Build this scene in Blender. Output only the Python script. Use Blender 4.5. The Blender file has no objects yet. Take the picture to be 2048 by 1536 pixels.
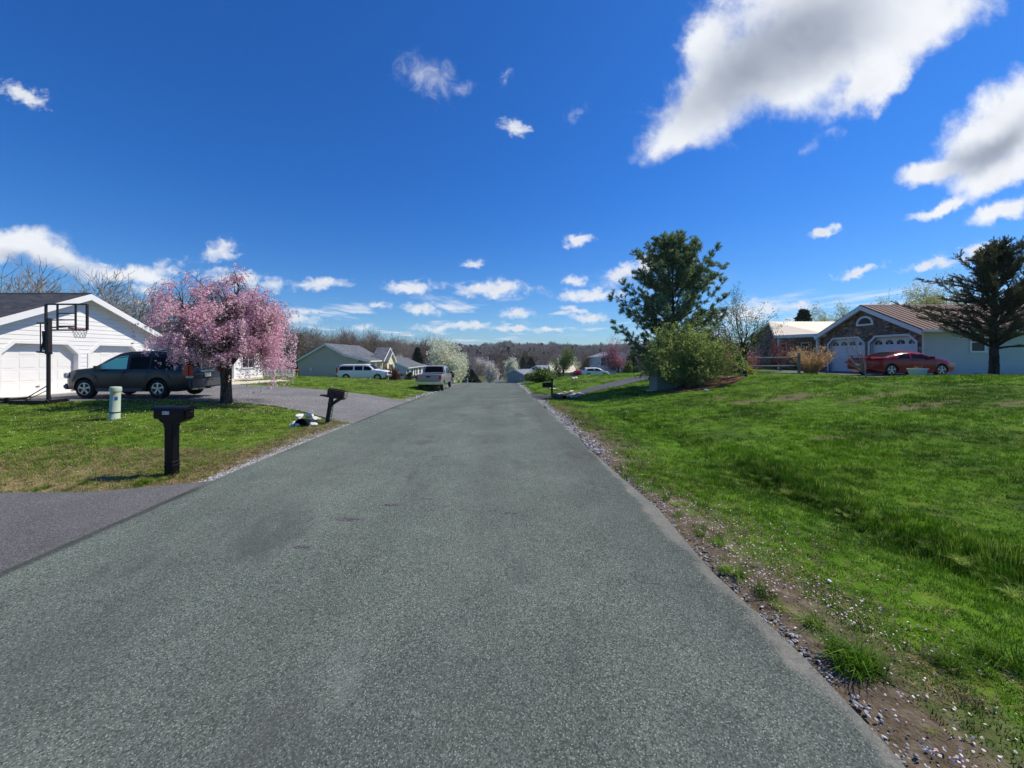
import bpy, bmesh, math, random
import numpy as np
from mathutils import Vector, Matrix, noise as mnoise
D = bpy.data
scene = bpy.context.scene
COL = scene.collection
PI = math.pi
# ------------------------------------------------------------------ camera
F, CX, CY, EYE = 770.0, 1000.0, 712.0, 2.0       # focal length and vanishing point of the photograph, in its pixels
cam_d = D.cameras.new('camera'); cam = D.objects.new('camera', cam_d); COL.objects.link(cam)
cam.location = (0, 0, EYE); cam.rotation_euler = (PI/2, 0, 0)
cam_d.sensor_width = 36; cam_d.sensor_fit = 'HORIZONTAL'; cam_d.lens = F/2048*36
cam_d.shift_x = (1024-CX)/2048; cam_d.shift_y = -(768-CY)/2048
cam_d.clip_start = 0.05; cam_d.clip_end = 6000
scene.camera = cam
scene.view_settings.view_transform = 'Standard'; scene.view_settings.look = 'None'
scene.view_settings.exposure = 0.22; scene.view_settings.gamma = 1.0
scene.render.film_transparent = False
scene.cycles.max_bounces = 6; scene.cycles.diffuse_bounces = 3; scene.cycles.glossy_bounces = 3
scene.cycles.transmission_bounces = 4; scene.cycles.transparent_max_bounces = 6
scene.cycles.caustics_reflective = False; scene.cycles.caustics_refractive = False
scene.cycles.use_denoising = True
scene.cycles.denoiser = 'OPENIMAGEDENOISE'; scene.cycles.denoising_input_passes = 'RGB_ALBEDO_NORMAL'

# ------------------------------------------------------------------ a small language for shader maths
class N:
    def __init__(s, nt, so): s.nt, s.so = nt, so
    def _op(s, op, *o, clamp=False):
        n = s.nt.nodes.new('ShaderNodeMath'); n.operation = op; n.use_clamp = clamp
        for i, v in enumerate((s,)+o):
            if isinstance(v, N): s.nt.links.new(v.so, n.inputs[i])
            else: n.inputs[i].default_value = v
        return N(s.nt, n.outputs[0])
    def __add__(s, o): return s._op('ADD', o)
    __radd__ = __add__
    def __sub__(s, o): return s._op('SUBTRACT', o)
    def __rsub__(s, o): return (s*-1.0)+o
    def __mul__(s, o): return s._op('MULTIPLY', o)
    __rmul__ = __mul__
    def __truediv__(s, o): return s._op('DIVIDE', o)
    def max(s, o): return s._op('MAXIMUM', o)
    def min(s, o): return s._op('MINIMUM', o)
    def pow(s, o): return s._op('POWER', o)
    def abs(s): return s._op('ABSOLUTE')
    def frac(s): return s._op('FRACT')
    def sin(s): return s._op('SINE')
    def clamp(s): return s._op('ADD', 0.0, clamp=True)
    def smooth(s, a, b):
        if a > b: return s.smooth(b, a)*-1.0+1.0
        n = s.nt.nodes.new('ShaderNodeMapRange'); n.interpolation_type = 'SMOOTHSTEP'
        s.nt.links.new(s.so, n.inputs[0]); n.inputs[1].default_value = a; n.inputs[2].default_value = b
        return N(s.nt, n.outputs[0])
def rgb(nt, c):
    n = nt.nodes.new('ShaderNodeRGB'); n.outputs[0].default_value = (*c[:3], 1); return N(nt, n.outputs[0])
def mix(nt, f, a, b):
    n = nt.nodes.new('ShaderNodeMix'); n.data_type = 'RGBA'
    for i, v in ((0, f), (6, a), (7, b)):
        if isinstance(v, N): nt.links.new(v.so, n.inputs[i])
        elif i == 0: n.inputs[0].default_value = v
        else: n.inputs[i].default_value = (*v[:3], 1)
    return N(nt, n.outputs[2])
def scale_col(nt, c, f):
    n = nt.nodes.new('ShaderNodeVectorMath'); n.operation = 'SCALE'
    if isinstance(c, N): nt.links.new(c.so, n.inputs[0])
    else: n.inputs[0].default_value = c[:3]
    if isinstance(f, N): nt.links.new(f.so, n.inputs[3])
    else: n.inputs[3].default_value = f
    return N(nt, n.outputs[0])
def noise(nt, vec, scale, detail=3, rough=.55, dist=0.0):
    n = nt.nodes.new('ShaderNodeTexNoise'); nt.links.new(vec.so, n.inputs['Vector'])
    n.inputs['Scale'].default_value = scale; n.inputs['Detail'].default_value = detail
    n.inputs['Roughness'].default_value = rough; n.inputs['Distortion'].default_value = dist
    return N(nt, n.outputs['Fac'])
def voronoi(nt, vec, scale, feat='F1', out='Distance', rnd=1.0):
    n = nt.nodes.new('ShaderNodeTexVoronoi'); n.feature = feat; nt.links.new(vec.so, n.inputs['Vector'])
    n.inputs['Scale'].default_value = scale; n.inputs['Randomness'].default_value = rnd
    return N(nt, n.outputs[out])
def sep(nt, v):
    n = nt.nodes.new('ShaderNodeSeparateXYZ'); nt.links.new(v.so, n.inputs[0])
    return [N(nt, o) for o in n.outputs]
def comb(nt, x, y, z):
    n = nt.nodes.new('ShaderNodeCombineXYZ')
    for i, v in enumerate((x, y, z)):
        if isinstance(v, N): nt.links.new(v.so, n.inputs[i])
        else: n.inputs[i].default_value = v
    return N(nt, n.outputs[0])
def vmul(nt, v, k):
    n = nt.nodes.new('ShaderNodeVectorMath'); n.operation = 'MULTIPLY'; nt.links.new(v.so, n.inputs[0]); n.inputs[1].default_value = k
    return N(nt, n.outputs[0])

# ------------------------------------------------------------------ sky, clouds and sun
SUN_EL, SUN_AZ = math.radians(52), math.radians(20)      # azimuth from +X towards +Y
sun_vec = Vector((math.cos(SUN_EL)*math.cos(SUN_AZ), math.cos(SUN_EL)*math.sin(SUN_AZ), math.sin(SUN_EL)))
sd = D.lights.new('sun', 'SUN'); sd.energy = 4.3; sd.angle = math.radians(.53); sd.color = (1, .915, .775)
sun = D.objects.new('sun', sd); COL.objects.link(sun); sun.rotation_euler = sun_vec.to_track_quat('Z', 'Y').to_euler()
sun.location = (60, 20, 80)
world = D.worlds.new('World'); scene.world = world; world.use_nodes = True
wt = world.node_tree; wt.nodes.clear()
sky = wt.nodes.new('ShaderNodeTexSky'); sky.sky_type = 'NISHITA'; sky.sun_disc = False
sky.sun_elevation = SUN_EL; sky.sun_rotation = PI/2 - SUN_AZ
sky.altitude = 300; sky.air_density = 1.0; sky.dust_density = .25; sky.ozone_density = 4.0
hs = wt.nodes.new('ShaderNodeHueSaturation'); hs.inputs['Saturation'].default_value = 1.22; hs.inputs['Value'].default_value = .95
wt.links.new(sky.outputs[0], hs.inputs['Color'])
geo = wt.nodes.new('ShaderNodeTexCoord'); d = N(wt, geo.outputs['Generated'])
dx, dy, dz = sep(wt, d)
tint = mix(wt, dz.smooth(.0, .42), (.74, 1.08, 1.42), (.40, 1.02, 1.62))
tn = wt.nodes.new('ShaderNodeVectorMath'); tn.operation = 'MULTIPLY'; wt.links.new(hs.outputs[0], tn.inputs[0]); wt.links.new(tint.so, tn.inputs[1])
skyc = scale_col(wt, N(wt, tn.outputs[0]), .078)
yy = dy.max(0.05)
gx, gy = dx/yy, dz/yy            # where a direction meets an upright plane one metre down the road
gp = comb(wt, gx, gy, 0.0)
def warped(scale, amp, det):
    n = wt.nodes.new('ShaderNodeTexNoise'); wt.links.new(gp.so, n.inputs['Vector']); n.inputs['Scale'].default_value = scale; n.inputs['Detail'].default_value = det; n.inputs['Roughness'].default_value = .62
    a = wt.nodes.new('ShaderNodeVectorMath'); a.operation = 'SUBTRACT'; wt.links.new(n.outputs['Color'], a.inputs[0]); a.inputs[1].default_value = (.5, .5, .5)
    b = wt.nodes.new('ShaderNodeVectorMath'); b.operation = 'MULTIPLY_ADD'; wt.links.new(a.outputs[0], b.inputs[0]); b.inputs[1].default_value = (amp, amp*.8, 0); wt.links.new(gp.so, b.inputs[2])
    return N(wt, b.outputs[0])
def blob_group(blobs, gpw, soft=.25):
    dens = None
    for (bx, by, rx, ry, rot, st) in blobs:
        cx, cy = (bx-CX)/F, (CY-by)/F
        n = wt.nodes.new('ShaderNodeMapping'); n.vector_type = 'TEXTURE'
        n.inputs['Location'].default_value = (cx, cy, 0); n.inputs['Rotation'].default_value = (0, 0, math.radians(rot))
        n.inputs['Scale'].default_value = (rx/F, ry/F, 1)
        wt.links.new(gpw.so, n.inputs[0])
        l = wt.nodes.new('ShaderNodeVectorMath'); l.operation = 'LENGTH'; wt.links.new(n.outputs[0], l.inputs[0])
        v = (1.0 - N(wt, l.outputs['Value']))*st if st != 1 else 1.0 - N(wt, l.outputs['Value'])
        dens = v if dens is None else dens._op('SMOOTH_MAX', v, soft)
    return dens
big = [(1430,180,185,95,35,1),(1590,110,250,130,22,1),(1800,55,240,85,22,1),(1745,165,120,48,40,.95),(1345,270,80,48,35,.95),(1690,-30,300,110,8,1),
       (1425,85,90,62,45,.95),(2010,250,185,92,40,1),(1870,335,92,32,14,1),(2010,345,100,44,20,1),(1885,408,78,15,22,.8),
       (2000,425,72,24,14,.9),(80,512,130,34,-12,.95),(10,498,150,44,0,1),(250,545,120,20,-6,.7)]
small = [(1652,465,42,14,14,1),(1718,543,64,11,16,.95),(1865,528,72,18,12,.9),(1960,505,70,26,14,.9),(1155,482,38,15,10,1),
       (1028,255,38,18,-18,1),(45,190,62,26,-20,.9),(945,526,32,10,4,.9),(200,540,70,16,-12,.8),(440,502,48,26,10,.8),(330,538,55,20,12,.55),(480,560,120,22,-8,.85),
       (640,567,66,15,2,.9),(285,578,40,18,0,.7),(822,572,66,18,0,1),(985,577,100,20,0,.95),(1180,592,92,16,0,.95),(1150,563,34,14,0,.85),
       (1245,548,52,26,25,.9),(1300,525,50,30,20,.9),(842,617,52,15,-8,1),(612,622,64,11,0,.75),(595,640,64,12,0,.8),(755,611,28,9,0,.8),(1032,625,44,14,5,.95),
       (935,652,55,13,2,.95),(865,656,55,9,0,.8),(1025,656,62,9,-2,.9),(1100,660,60,7,0,.75),(1180,633,52,13,0,.9),(1150,618,32,8,0,.8),
       (1600,611,64,12,0,.7),(1500,625,110,30,6,.8),(720,660,50,10,0,.45),(1590,640,80,12,0,.5),
       ]
wisp = [(845,145,62,34,-10,1.0),(875,160,40,36,0,.9),(890,180,20,32,10,.65),(1010,152,12,12,30,.7),(930,180,26,13,30,.6),(1150,228,22,10,30,.6),
       (1665,265,28,10,10,.7),(1610,300,26,7,35,.5),]
nb = noise(wt, gp, 9.5, 10, .6, .4); nb2 = noise(wt, gp, 2.2, 3, .5); nfine = noise(wt, gp, 36, 6, .68, .5)
db = blob_group(big, warped(5.5, .17, 9), .45) + (nb-.5)*.75 + (nb2-.5)*.5 + (nfine-.5)*.20
ns = noise(wt, vmul(wt, gp, (1, 1.5, 1)), 30, 7, .62, .4)
ds = blob_group(small, warped(20, .060, 7), .3) + (ns-.52)*1.6
nw = noise(wt, gp, 22, 8, .68, 1.2)
dw = blob_group(wisp, warped(14, .09, 6)) + (nw-.58)*2.6
mb_ = db.smooth(-.06, .50); ms_ = ds.smooth(-.05, .80)*.95; mw_ = dw.smooth(-.5, 1.6)*.55
front = dy.smooth(.02, .12)
gyc = gy.max(.012)
ly = noise(wt, comb(wt, gx/gyc*.62, gyc.pow(-1.0)*.30, 7.3), 1.0, 6, .6, .2)
ml_ = ly.smooth(.53, .70)*gy.smooth(.018, .05)*gy.smooth(.235, .12)*.82
mask = mb_.max(ms_).max(mw_).max(ml_)*front
# the broad middle of a thick cloud is greyer underneath than its rim
core = blob_group([(1470,150,190,80,34,1),(1590,75,230,95,26,1),(1985,285,120,40,34,1),(60,520,120,24,-10,.8)], warped(3.5, .16, 4), .5)
thick = (core + (nb2-.5)*1.2 + (nb-.5)*.5).smooth(-.35, .9)
thick2 = (ds-(ns-.5)*.8).smooth(.3, 1.1)*.26
lum = 1.0 - thick.max(thick2)*.52 + (nb-.5)*.26
ccol = scale_col(wt, mix(wt, thick, (.92, .95, 1.0), (.76, .86, 1.06)), lum*.84)
final = mix(wt, mask, skyc, ccol)
bg = wt.nodes.new('ShaderNodeBackground'); wt.links.new(final.so, bg.inputs[0]); bg.inputs[1].default_value = 1.0
wo = wt.nodes.new('ShaderNodeOutputWorld'); wt.links.new(bg.outputs[0], wo.inputs[0])

# ------------------------------------------------------------------ materials
def mat(name, fn, rough=.7, spec=.35, metal=0.0, **kw):
    m = D.materials.new(name); m.use_nodes = True; nt = m.node_tree
    b = nt.nodes['Principled BSDF']; b.inputs['Roughness'].default_value = rough
    b.inputs['Specular IOR Level'].default_value = spec; b.inputs['Metallic'].default_value = metal
    for k, v in kw.items(): b.inputs[k.replace('_', ' ')].default_value = v
    g = nt.nodes.new('ShaderNodeNewGeometry'); pos = N(nt, g.outputs['Position'])
    tc = nt.nodes.new('ShaderNodeTexCoord'); obj = N(nt, tc.outputs['Object'])
    r = fn(nt, pos, obj) if callable(fn) else dict(c=fn)
    if not isinstance(r, dict): r = dict(c=r)
    c = r['c']
    if isinstance(c, N): nt.links.new(c.so, b.inputs['Base Color'])
    else: b.inputs['Base Color'].default_value = (*c[:3], 1)
    if 'bump' in r:
        bn = nt.nodes.new('ShaderNodeBump'); bn.inputs['Strength'].default_value = r.get('bs', .5); bn.inputs['Distance'].default_value = r.get('bd', .02)
        nt.links.new(r['bump'].so, bn.inputs['Height']); nt.links.new(bn.outputs[0], b.inputs['Normal'])
    if 'rough' in r: nt.links.new(r['rough'].so, b.inputs['Roughness'])
    if r.get('trans'):
        t = nt.nodes.new('ShaderNodeBsdfTranslucent'); ms = nt.nodes.new('ShaderNodeMixShader'); ms.inputs[0].default_value = r['trans']
        if isinstance(c, N): nt.links.new(c.so, t.inputs[0])
        else: t.inputs[0].default_value = (*c[:3], 1)
        o = nt.nodes['Material Output']
        nt.links.new(b.outputs[0], ms.inputs[1]); nt.links.new(t.outputs[0], ms.inputs[2]); nt.links.new(ms.outputs[0], o.inputs[0])
    return m
def weathered(c, amt=.15, sc=3.0, fine=40.0):
    def f(nt, pos, obj):
        k = 1.0 + (noise(nt, pos, sc, 4) - .5)*amt*2 + (noise(nt, pos, fine, 2) - .5)*amt
        return dict(c=scale_col(nt, c, k))
    return f
def two(c1, c2, sc=4.0, lo=.4, hi=.6, det=4, bs=0.0):
    def f(nt, pos, obj):
        n = noise(nt, pos, sc, det)
        r = dict(c=mix(nt, n.smooth(lo, hi), c1, c2))
        if bs: r['bump'] = n; r['bs'] = bs
        return r
    return f
def siding(c, pitch=.19, axis=2, dirt=.1):
    def f(nt, pos, obj):
        p = sep(nt, pos)[axis]/pitch
        fr = p.frac()
        groove = fr.smooth(0.0, .10)
        k = (noise(nt, pos, 1.1, 3) - .5)*dirt*2 + 1.0
        return dict(c=scale_col(nt, c, k*(groove*.25+.75)), bump=(1.0-fr)*groove, bs=.8, bd=.018)
    return f
def shingle(c):
    def f(nt, pos, obj):
        x, y, z = sep(nt, pos)
        v = comb(nt, (x+y)*3.2, z*9.0, (z*9.0)._op('FLOOR')*.37)
        k = voronoi(nt, v, 1.0, out='Color'); kr = sep(nt, k)[0]
        row = (z*11.0).frac().smooth(0.0, .2)
        return dict(c=scale_col(nt, c, (kr*.5+.72)*(row*.2+.8)*((noise(nt, pos, .7, 4)-.5)*.5+1.0)), bump=kr*.4+row, bs=.5, bd=.01)
    return f
def asphalt(base, stone, patch, flake=.12, greenish=None, edge=None):
    def f(nt, pos, obj):
        x, y, z = sep(nt, pos)
        big_ = noise(nt, pos, .45, 4, .55); mid = noise(nt, pos, 2.6, 5, .6)
        g1 = voronoi(nt, pos, 118, out='Color'); r1 = sep(nt, g1)[0]; r2 = sep(nt, g1)[1]
        d1 = voronoi(nt, pos, 118)
        fine = noise(nt, pos, 240, 2, .8)
        c = mix(nt, big_.smooth(.38, .66), base, patch)
        c = scale_col(nt, c, (mid-.5)*.5+1.0)
        c = scale_col(nt, c, (r2*1.15+.40)*(fine*1.7+.15))
        c = mix(nt, .75*r1.smooth(1-flake*1.3, 1-flake*.4)*(1.0-d1.smooth(.35, .6)), c, stone)
        if edge:   # the fresh dark seam along an asphalt edge
            c = mix(nt, (edge(nt, x, y, mid)), c, scale_col(nt, c, .55))
        return dict(c=c, bump=r2*.5+fine+mid*.3, bs=.55, bd=.006)
    return f
def seam(nt, x, y, n):
    return ((x+4.50+(n-.5)*.12).abs().smooth(.0, .10)*-1.0+1.0)*.75
M = {}
PATCH = [(10.6,14.0,1.5,.8),(9.2,14.4,.8,.5),(12.2,12.2,1.4,.5),(11.5,10.5,1.2,.4),(8.9,15.8,.6,.4),(13.2,9.6,1.0,.35),(7.4,8.6,.5,.2)]
def patches(nt, pos, n):
    x, y, z = sep(nt, pos); s = None
    for (px, py, rx, ry) in PATCH:
        l = (((x-px)/rx).pow(2.0)+((y-py)/ry).pow(2.0)).pow(.5); s = l if s is None else s.min(l)
    return (s+(n-.5)*2.6).smooth(1.15, .4)
def potholes(nt, pos):
    x, y, z = sep(nt, pos)
    s = None
    for (px, py, rx, ry) in ((-.10,4.88,.06,.03),(.13,4.80,.13,.035),(-1.42,5.08,.11,.05),(-1.03,5.29,.10,.025),(-.72,5.02,.05,.03),(-1.80,4.62,.18,.06),(-2.05,3.95,.10,.04)):
        l = (((x-px)/rx).pow(2.0)+((y-py)/ry).pow(2.0)).pow(.5)
        s = l if s is None else s.min(l)
    n = noise(nt, pos, 14, 5, .65)
    return (s+(n-.5)*1.5).smooth(.6, 1.35)*-1.0+1.0
def road_fn(nt, pos, obj):
    r = asphalt((.102,.126,.106), (.46,.48,.42), (.126,.154,.128), .19, edge=None)(nt, pos, obj)
    x, y, z = sep(nt, pos)
    n = noise(nt, pos, 2.2, 5, .6); n2 = noise(nt, pos, .8, 3)
    # dull grey bands: the coarser worn band towards the right edge, and close to the camera
    w = ((x+(n2-.5)*1.6).smooth(.7, 1.6)).max((y*-1.0+3.6+(n2-.5)*3.0).smooth(0.0, 1.4)*.7)
    g = scale_col(nt, r['c'], 1.0)
    c = mix(nt, w*.7, r['c'], scale_col(nt, mix(nt, .35, r['c'], (.10,.10,.098)), .84))
    bands = noise(nt, vmul(nt, pos, (1.1, .06, 1)), 1.0, 4, .6); st = noise(nt, vmul(nt, pos, (1, .45, 1)), .9, 6, .66); st2 = noise(nt, vmul(nt, pos, (1, .3, 1)), 2.4, 5, .6)
    c = scale_col(nt, c, (bands-.5)*.55+1.0)
    c = mix(nt, st.smooth(.53, .66)*.55, c, (.072,.074,.072))
    c = mix(nt, st2.smooth(.60, .72)*.25, c, (.23,.25,.22))
    wp = ((x+3.0).abs().smooth(.7,.1)).max((x+.2).abs().smooth(.7,.1))*noise(nt, vmul(nt, pos, (.6, .1, 1)), 1.5, 3)
    c = mix(nt, wp*.30, c, (.095,.105,.095))
    crack = voronoi(nt, comb(nt, x+(n-.5)*1.2, y*.5+(n2-.5)*1.6, 0.0), .42, 'DISTANCE_TO_EDGE')
    c = mix(nt, crack.smooth(.0045, .001)*n.smooth(.48, .60)*.5, c, (.05,.05,.05))
    hole = potholes(nt, pos)
    c = mix(nt, hole*.95, c, scale_col(nt, mix(nt, noise(nt, pos, 70, 2).smooth(.5, .62), (.05,.05,.055), (.24,.23,.23)), 1.0))
    seamm = (x+4.50+(n-.5)*.16).abs().smooth(.02, .11)*-1.0+1.0
    nr = seamm*(y.smooth(6.2, 5.4).max(y.smooth(11.5,12.5)*y.smooth(21.0,20.0)))
    c = mix(nt, nr*.7, c, (.035,.036,.038))
    rim = (x+(n-.5)*.34+(n2-.5)*.3+(noise(nt, pos, 9, 4)-.5)*.12).smooth(1.83, 1.92)*(n*1.1+.2)
    c = mix(nt, rim*.75, c, scale_col(nt, (.27,.26,.22), noise(nt, pos, 45, 5, .75)*1.7+.1))
    r['c'] = c; r['bump'] = r['bump'] - hole*2.0
    return r
M['road'] = mat('road_asphalt', road_fn, .9, .12)
M['drive_grey'] = mat('driveway_asphalt', asphalt((.128,.126,.124), (.42,.42,.42), (.105,.103,.101), .10), .85, .3)
M['drive_light'] = mat('driveway_pale_asphalt', asphalt((.190,.187,.182), (.42,.42,.42), (.155,.152,.148), .08), .85, .3)
M['drive_dark'] = mat('driveway_dark_asphalt', asphalt((.085,.085,.095), (.3,.3,.3), (.07,.07,.08), .06), .85, .3)
M['concrete'] = mat('concrete', weathered((.62,.57,.46), .15, 2, 30), .85, .2)
GR1, GR2, GR3 = (.048,.115,.006), (.100,.210,.010), (.185,.245,.032)
SOIL, STRAW = (.105,.076,.052), (.30,.215,.115)
def grass_col(nt, pos):
    xl = sep(nt, pos)[0].smooth(-3.5, -6.0)
    a = noise(nt, pos, .55, 4, .6); b = noise(nt, pos, 3.2, 4, .6)
    c = mix(nt, a.smooth(.38, .58), GR1, GR2)
    c = mix(nt, b.smooth(.52, .74)*.6, c, GR3)
    return mix(nt, xl*(b*.6), c, (.175,.205,.045)), a, b
def ground_fn(nt, pos, obj):
    x, y, z = sep(nt, pos)
    c, a, b = grass_col(nt, pos)
    c = scale_col(nt, c, noise(nt, pos, 38, 3, .7)*.9+.42)
    n = noise(nt, pos, 1.7, 5, .62); n3 = noise(nt, pos, 9, 4, .6)
    soil = scale_col(nt, mix(nt, n3.smooth(.35,.7), SOIL, (.18,.14,.105)), noise(nt, pos, 34, 5, .7)*1.4+.3)
    straw = scale_col(nt, mix(nt, n3.smooth(.4,.6), STRAW, (.38,.29,.17)), noise(nt, pos, 60, 3)*.9+.5)
    # bare strip beside the road on the right, wider where the noise says
    sr = (x + (n-.5)*-1.5).smooth(2.95, 2.35)*(x.smooth(1.5,1.7))*y.smooth(26., 20.)
    # worn straw patch in front of the left lawn
    sl = (x+5.2).smooth(.9, .0)*((y+(n-.5)*2.6+x*.12).smooth(6.4, 5.7))*y.smooth(13.,12.)
    sl2 = (x+(n-.5)*1.2).smooth(-5.75, -5.25)*y.smooth(24., 19.)*(x.smooth(-3.0,-3.5))
    # thin places on the bank on the right and on the far left lawn
    bank = (noise(nt, pos, .33, 4, .6).smooth(.60,.70)*n3.smooth(.42,.6))*x.smooth(4.,6.)
    far = noise(nt, vmul(nt, pos, (.3,.5,.3)), .5, 3).smooth(.5, .66)*.5
    c = mix(nt, bank*.7, c, soil)
    c = mix(nt, patches(nt, pos, n3)*.7, c, scale_col(nt, mix(nt, .4, soil, straw), .8))
    c = mix(nt, sl.max(sl2)*.85, c, straw)
    c = mix(nt, sr*.95, c, soil)
    c = mix(nt, far*y.smooth(22.,30.), c, scale_col(nt, (.17,.20,.06), n3+.5))
    # leaf litter under the far woods
    c = mix(nt, y.smooth(95., 150.)*.85, c, scale_col(nt, (.09,.075,.045), n+.5))
    return dict(c=c, bump=n3+noise(nt, pos, 50, 3), bs=.6, bd=.03)
M['ground'] = mat('lawn_ground', ground_fn, .95, .1)
def blade_fn(nt, pos, obj):
    c, a, b = grass_col(nt, pos)
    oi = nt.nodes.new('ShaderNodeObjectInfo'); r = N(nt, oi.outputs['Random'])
    c = mix(nt, r.smooth(.72, 1.0)*.55, c, (.27,.29,.08))  # random tufts coloured paler, as highlights on the blades
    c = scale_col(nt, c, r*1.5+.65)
    x, y, z = sep(nt, pos)
    return dict(c=c, trans=.35)
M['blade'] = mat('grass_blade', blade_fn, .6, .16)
def dry_fn(nt, pos, obj):
    oi = nt.nodes.new('ShaderNodeObjectInfo'); r = N(nt, oi.outputs['Random'])
    return dict(c=scale_col(nt, mix(nt, r, (.42,.31,.17), (.24,.22,.08)), .9), trans=.2)
M['dry_blade'] = mat('dry_grass_blade', dry_fn, .7, .2)
def stone_fn(c1, c2, c3):
    def f(nt, pos, obj):
        oi = nt.nodes.new('ShaderNodeObjectInfo'); r = N(nt, oi.outputs['Random'])
        c = mix(nt, r.smooth(0,.5), c1, c2); c = mix(nt, r.smooth(.6, 1.0), c, c3)
        return scale_col(nt, c, noise(nt, pos, 60, 3)*.6+.7)
    return f
M['gravel'] = mat('gravel_stone', stone_fn((.17,.165,.17), (.34,.33,.33), (.58,.56,.53)), .85, .25)
M['petal'] = mat('petal', stone_fn((.78,.62,.64), (.80,.72,.70), (.62,.42,.46)), .7, .2)
M['white_stone'] = mat('white_stone', weathered((.72,.70,.66), .2, 6, 50), .8, .2)
def fieldstone(nt, pos, obj):
    v = vmul(nt, pos, (1, 1, 1.7))
    v = comb(nt, sep(nt, v)[0]+sep(nt, v)[1], sep(nt, v)[2], 0.0)
    col = voronoi(nt, v, 3.6, out='Color'); e = voronoi(nt, v, 3.6, 'DISTANCE_TO_EDGE')
    r, g, b = sep(nt, col)
    c = mix(nt, r.smooth(.2,.8), (.13,.085,.06), (.30,.20,.13)); c = mix(nt, g.smooth(.6,.9), c, (.20,.17,.16)); c = mix(nt, b.smooth(.8,1.), c, (.42,.31,.20))
    c = scale_col(nt, c, noise(nt, pos, 12, 4)*.8+.6)
    c = mix(nt, e.smooth(.06, .015), c, (.11,.10,.09))
    return dict(c=c, bump=e.smooth(0., .1), bs=.8, bd=.03)
M['fieldstone'] = mat('fieldstone', fieldstone, .85, .25)
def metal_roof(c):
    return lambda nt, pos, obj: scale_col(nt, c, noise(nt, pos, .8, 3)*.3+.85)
M['roof_maroon'] = mat('maroon_metal', metal_roof((.078,.019,.027)), .62, .10)
M['roof_glare'] = mat('glare_pale_metal', metal_roof((.90,.78,.56)), .5, .4)  # pale base colour stands in for sun glare on the wing roof
M['siding_white'] = mat('white_siding', siding((.82,.81,.79)), .55, .35)
M['siding_grey'] = mat('grey_siding', siding((.58,.57,.54), .13), .6, .3)
M['siding_taupe'] = mat('taupe_siding', siding((.54,.50,.40), .15), .6, .3)
M['siding_cream'] = mat('cream_siding', siding((.78,.70,.48), .15), .6, .3)
M['siding_blue'] = mat('pale_blue_siding', siding((.50,.60,.72), .2), .6, .3)
M['siding_slate'] = mat('slate_blue_siding', siding((.25,.32,.40), .2), .6, .3)
M['white'] = mat('white_paint', weathered((.82,.82,.81), .06), .5, .4)
M['door_white'] = mat('garage_door_white', weathered((.83,.82,.79), .04), .5, .4)
M['off_white'] = mat('off_white_paint', weathered((.72,.71,.66), .08), .6, .3)
M['shingle_dark'] = mat('dark_shingle', shingle((.060,.062,.070)), .9, .2)
M['shingle_grey'] = mat('grey_shingle', shingle((.13,.14,.16)), .9, .2)
M['shingle_pale'] = mat('pale_grey_shingle', shingle((.24,.27,.31)), .9, .2)
M['tan_roof'] = mat('cream_roof', weathered((.74,.68,.52), .1), .7, .2)
M['glass'] = mat('window_glass', lambda nt, pos, obj: scale_col(nt, (.02,.026,.034), noise(nt, pos, 1.3, 2)*1.5+.3), .12, .18)
M['glass_car'] = mat('tinted_car_glass', (.004,.005,.006), .25, .1)
M['glass_car_lit'] = mat('lit_green_car_glass', (.38,.92,.72), .15, .25)  # opaque mint colour stands in for the bright garage seen through the glass
M['black'] = mat('black_plastic', weathered((.008,.008,.010), .2), .5, .25)
M['black_gloss'] = mat('black_mailbox_paint', weathered((.004,.004,.006), .2, 6), .38, .22)
M['black_metal'] = mat('black_metal', weathered((.016,.012,.013), .3, 8), .5, .5)
M['rubber'] = mat('tyre_rubber', weathered((.018,.018,.018), .3, 12), .85, .2)
M['rim'] = mat('wheel_alloy', weathered((.55,.55,.56), .12), .32, .5, .75)
M['chrome'] = mat('chrome', (.65,.65,.67), .2, .5, .9)
M['dark_shutter'] = mat('dark_shutter', (.03,.03,.035), .6, .3)
M['headlight'] = mat('headlight_glass', (.55,.57,.6), .12, .8)
M['red_light'] = mat('red_light_glass', (.45,.012,.012), .18, .7)
M['plate'] = mat('number_plate', weathered((.70,.68,.60), .08), .5, .3)
def car_paint(name, c, rough=.32, coat=.6, metal=.0):
    return mat(name, lambda nt, pos, obj: scale_col(nt, c, noise(nt, obj, 2.2, 3)*.12+.94), rough, .3, metal, Coat_Weight=coat, Coat_Roughness=.05)
M['paint_grey'] = car_paint('slate_grey_car_paint', (.022,.024,.029), .3, .28, .0)
M['paint_red'] = car_paint('red_car_paint', (.27,.001,.006), .24, .3, .0)
M['paint_white'] = car_paint('white_car_paint', (.80,.80,.80), .35, .5)
M['paint_silver'] = car_paint('silver_car_paint', (.30,.30,.31), .34, .5, .35)
M['paint_black'] = car_paint('black_car_paint', (.015,.016,.02), .3, .6)
M['clad'] = mat('grey_cladding', weathered((.075,.078,.085), .1), .55, .35)
def bark(c1, c2, s=9):
    def f(nt, pos, obj):
        n = noise(nt, vmul(nt, pos, (1,1,.28)), s, 5, .65)
        return dict(c=mix(nt, n.smooth(.38,.62), c1, c2), bump=n, bs=.9, bd=.03)
    return f
M['bark_cherry'] = mat('cherry_bark', bark((.030,.024,.020), (.115,.090,.066), 14), .9, .2)
M['bark_grey'] = mat('grey_bark', bark((.20,.175,.15), (.36,.33,.29)), .9, .15)
M['bark_brown'] = mat('brown_bark', bark((.12,.09,.072), (.25,.20,.16)), .9, .15)
M['bark_dark'] = mat('dark_bark', bark((.022,.018,.016), (.06,.048,.04)), .9, .15)
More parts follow.
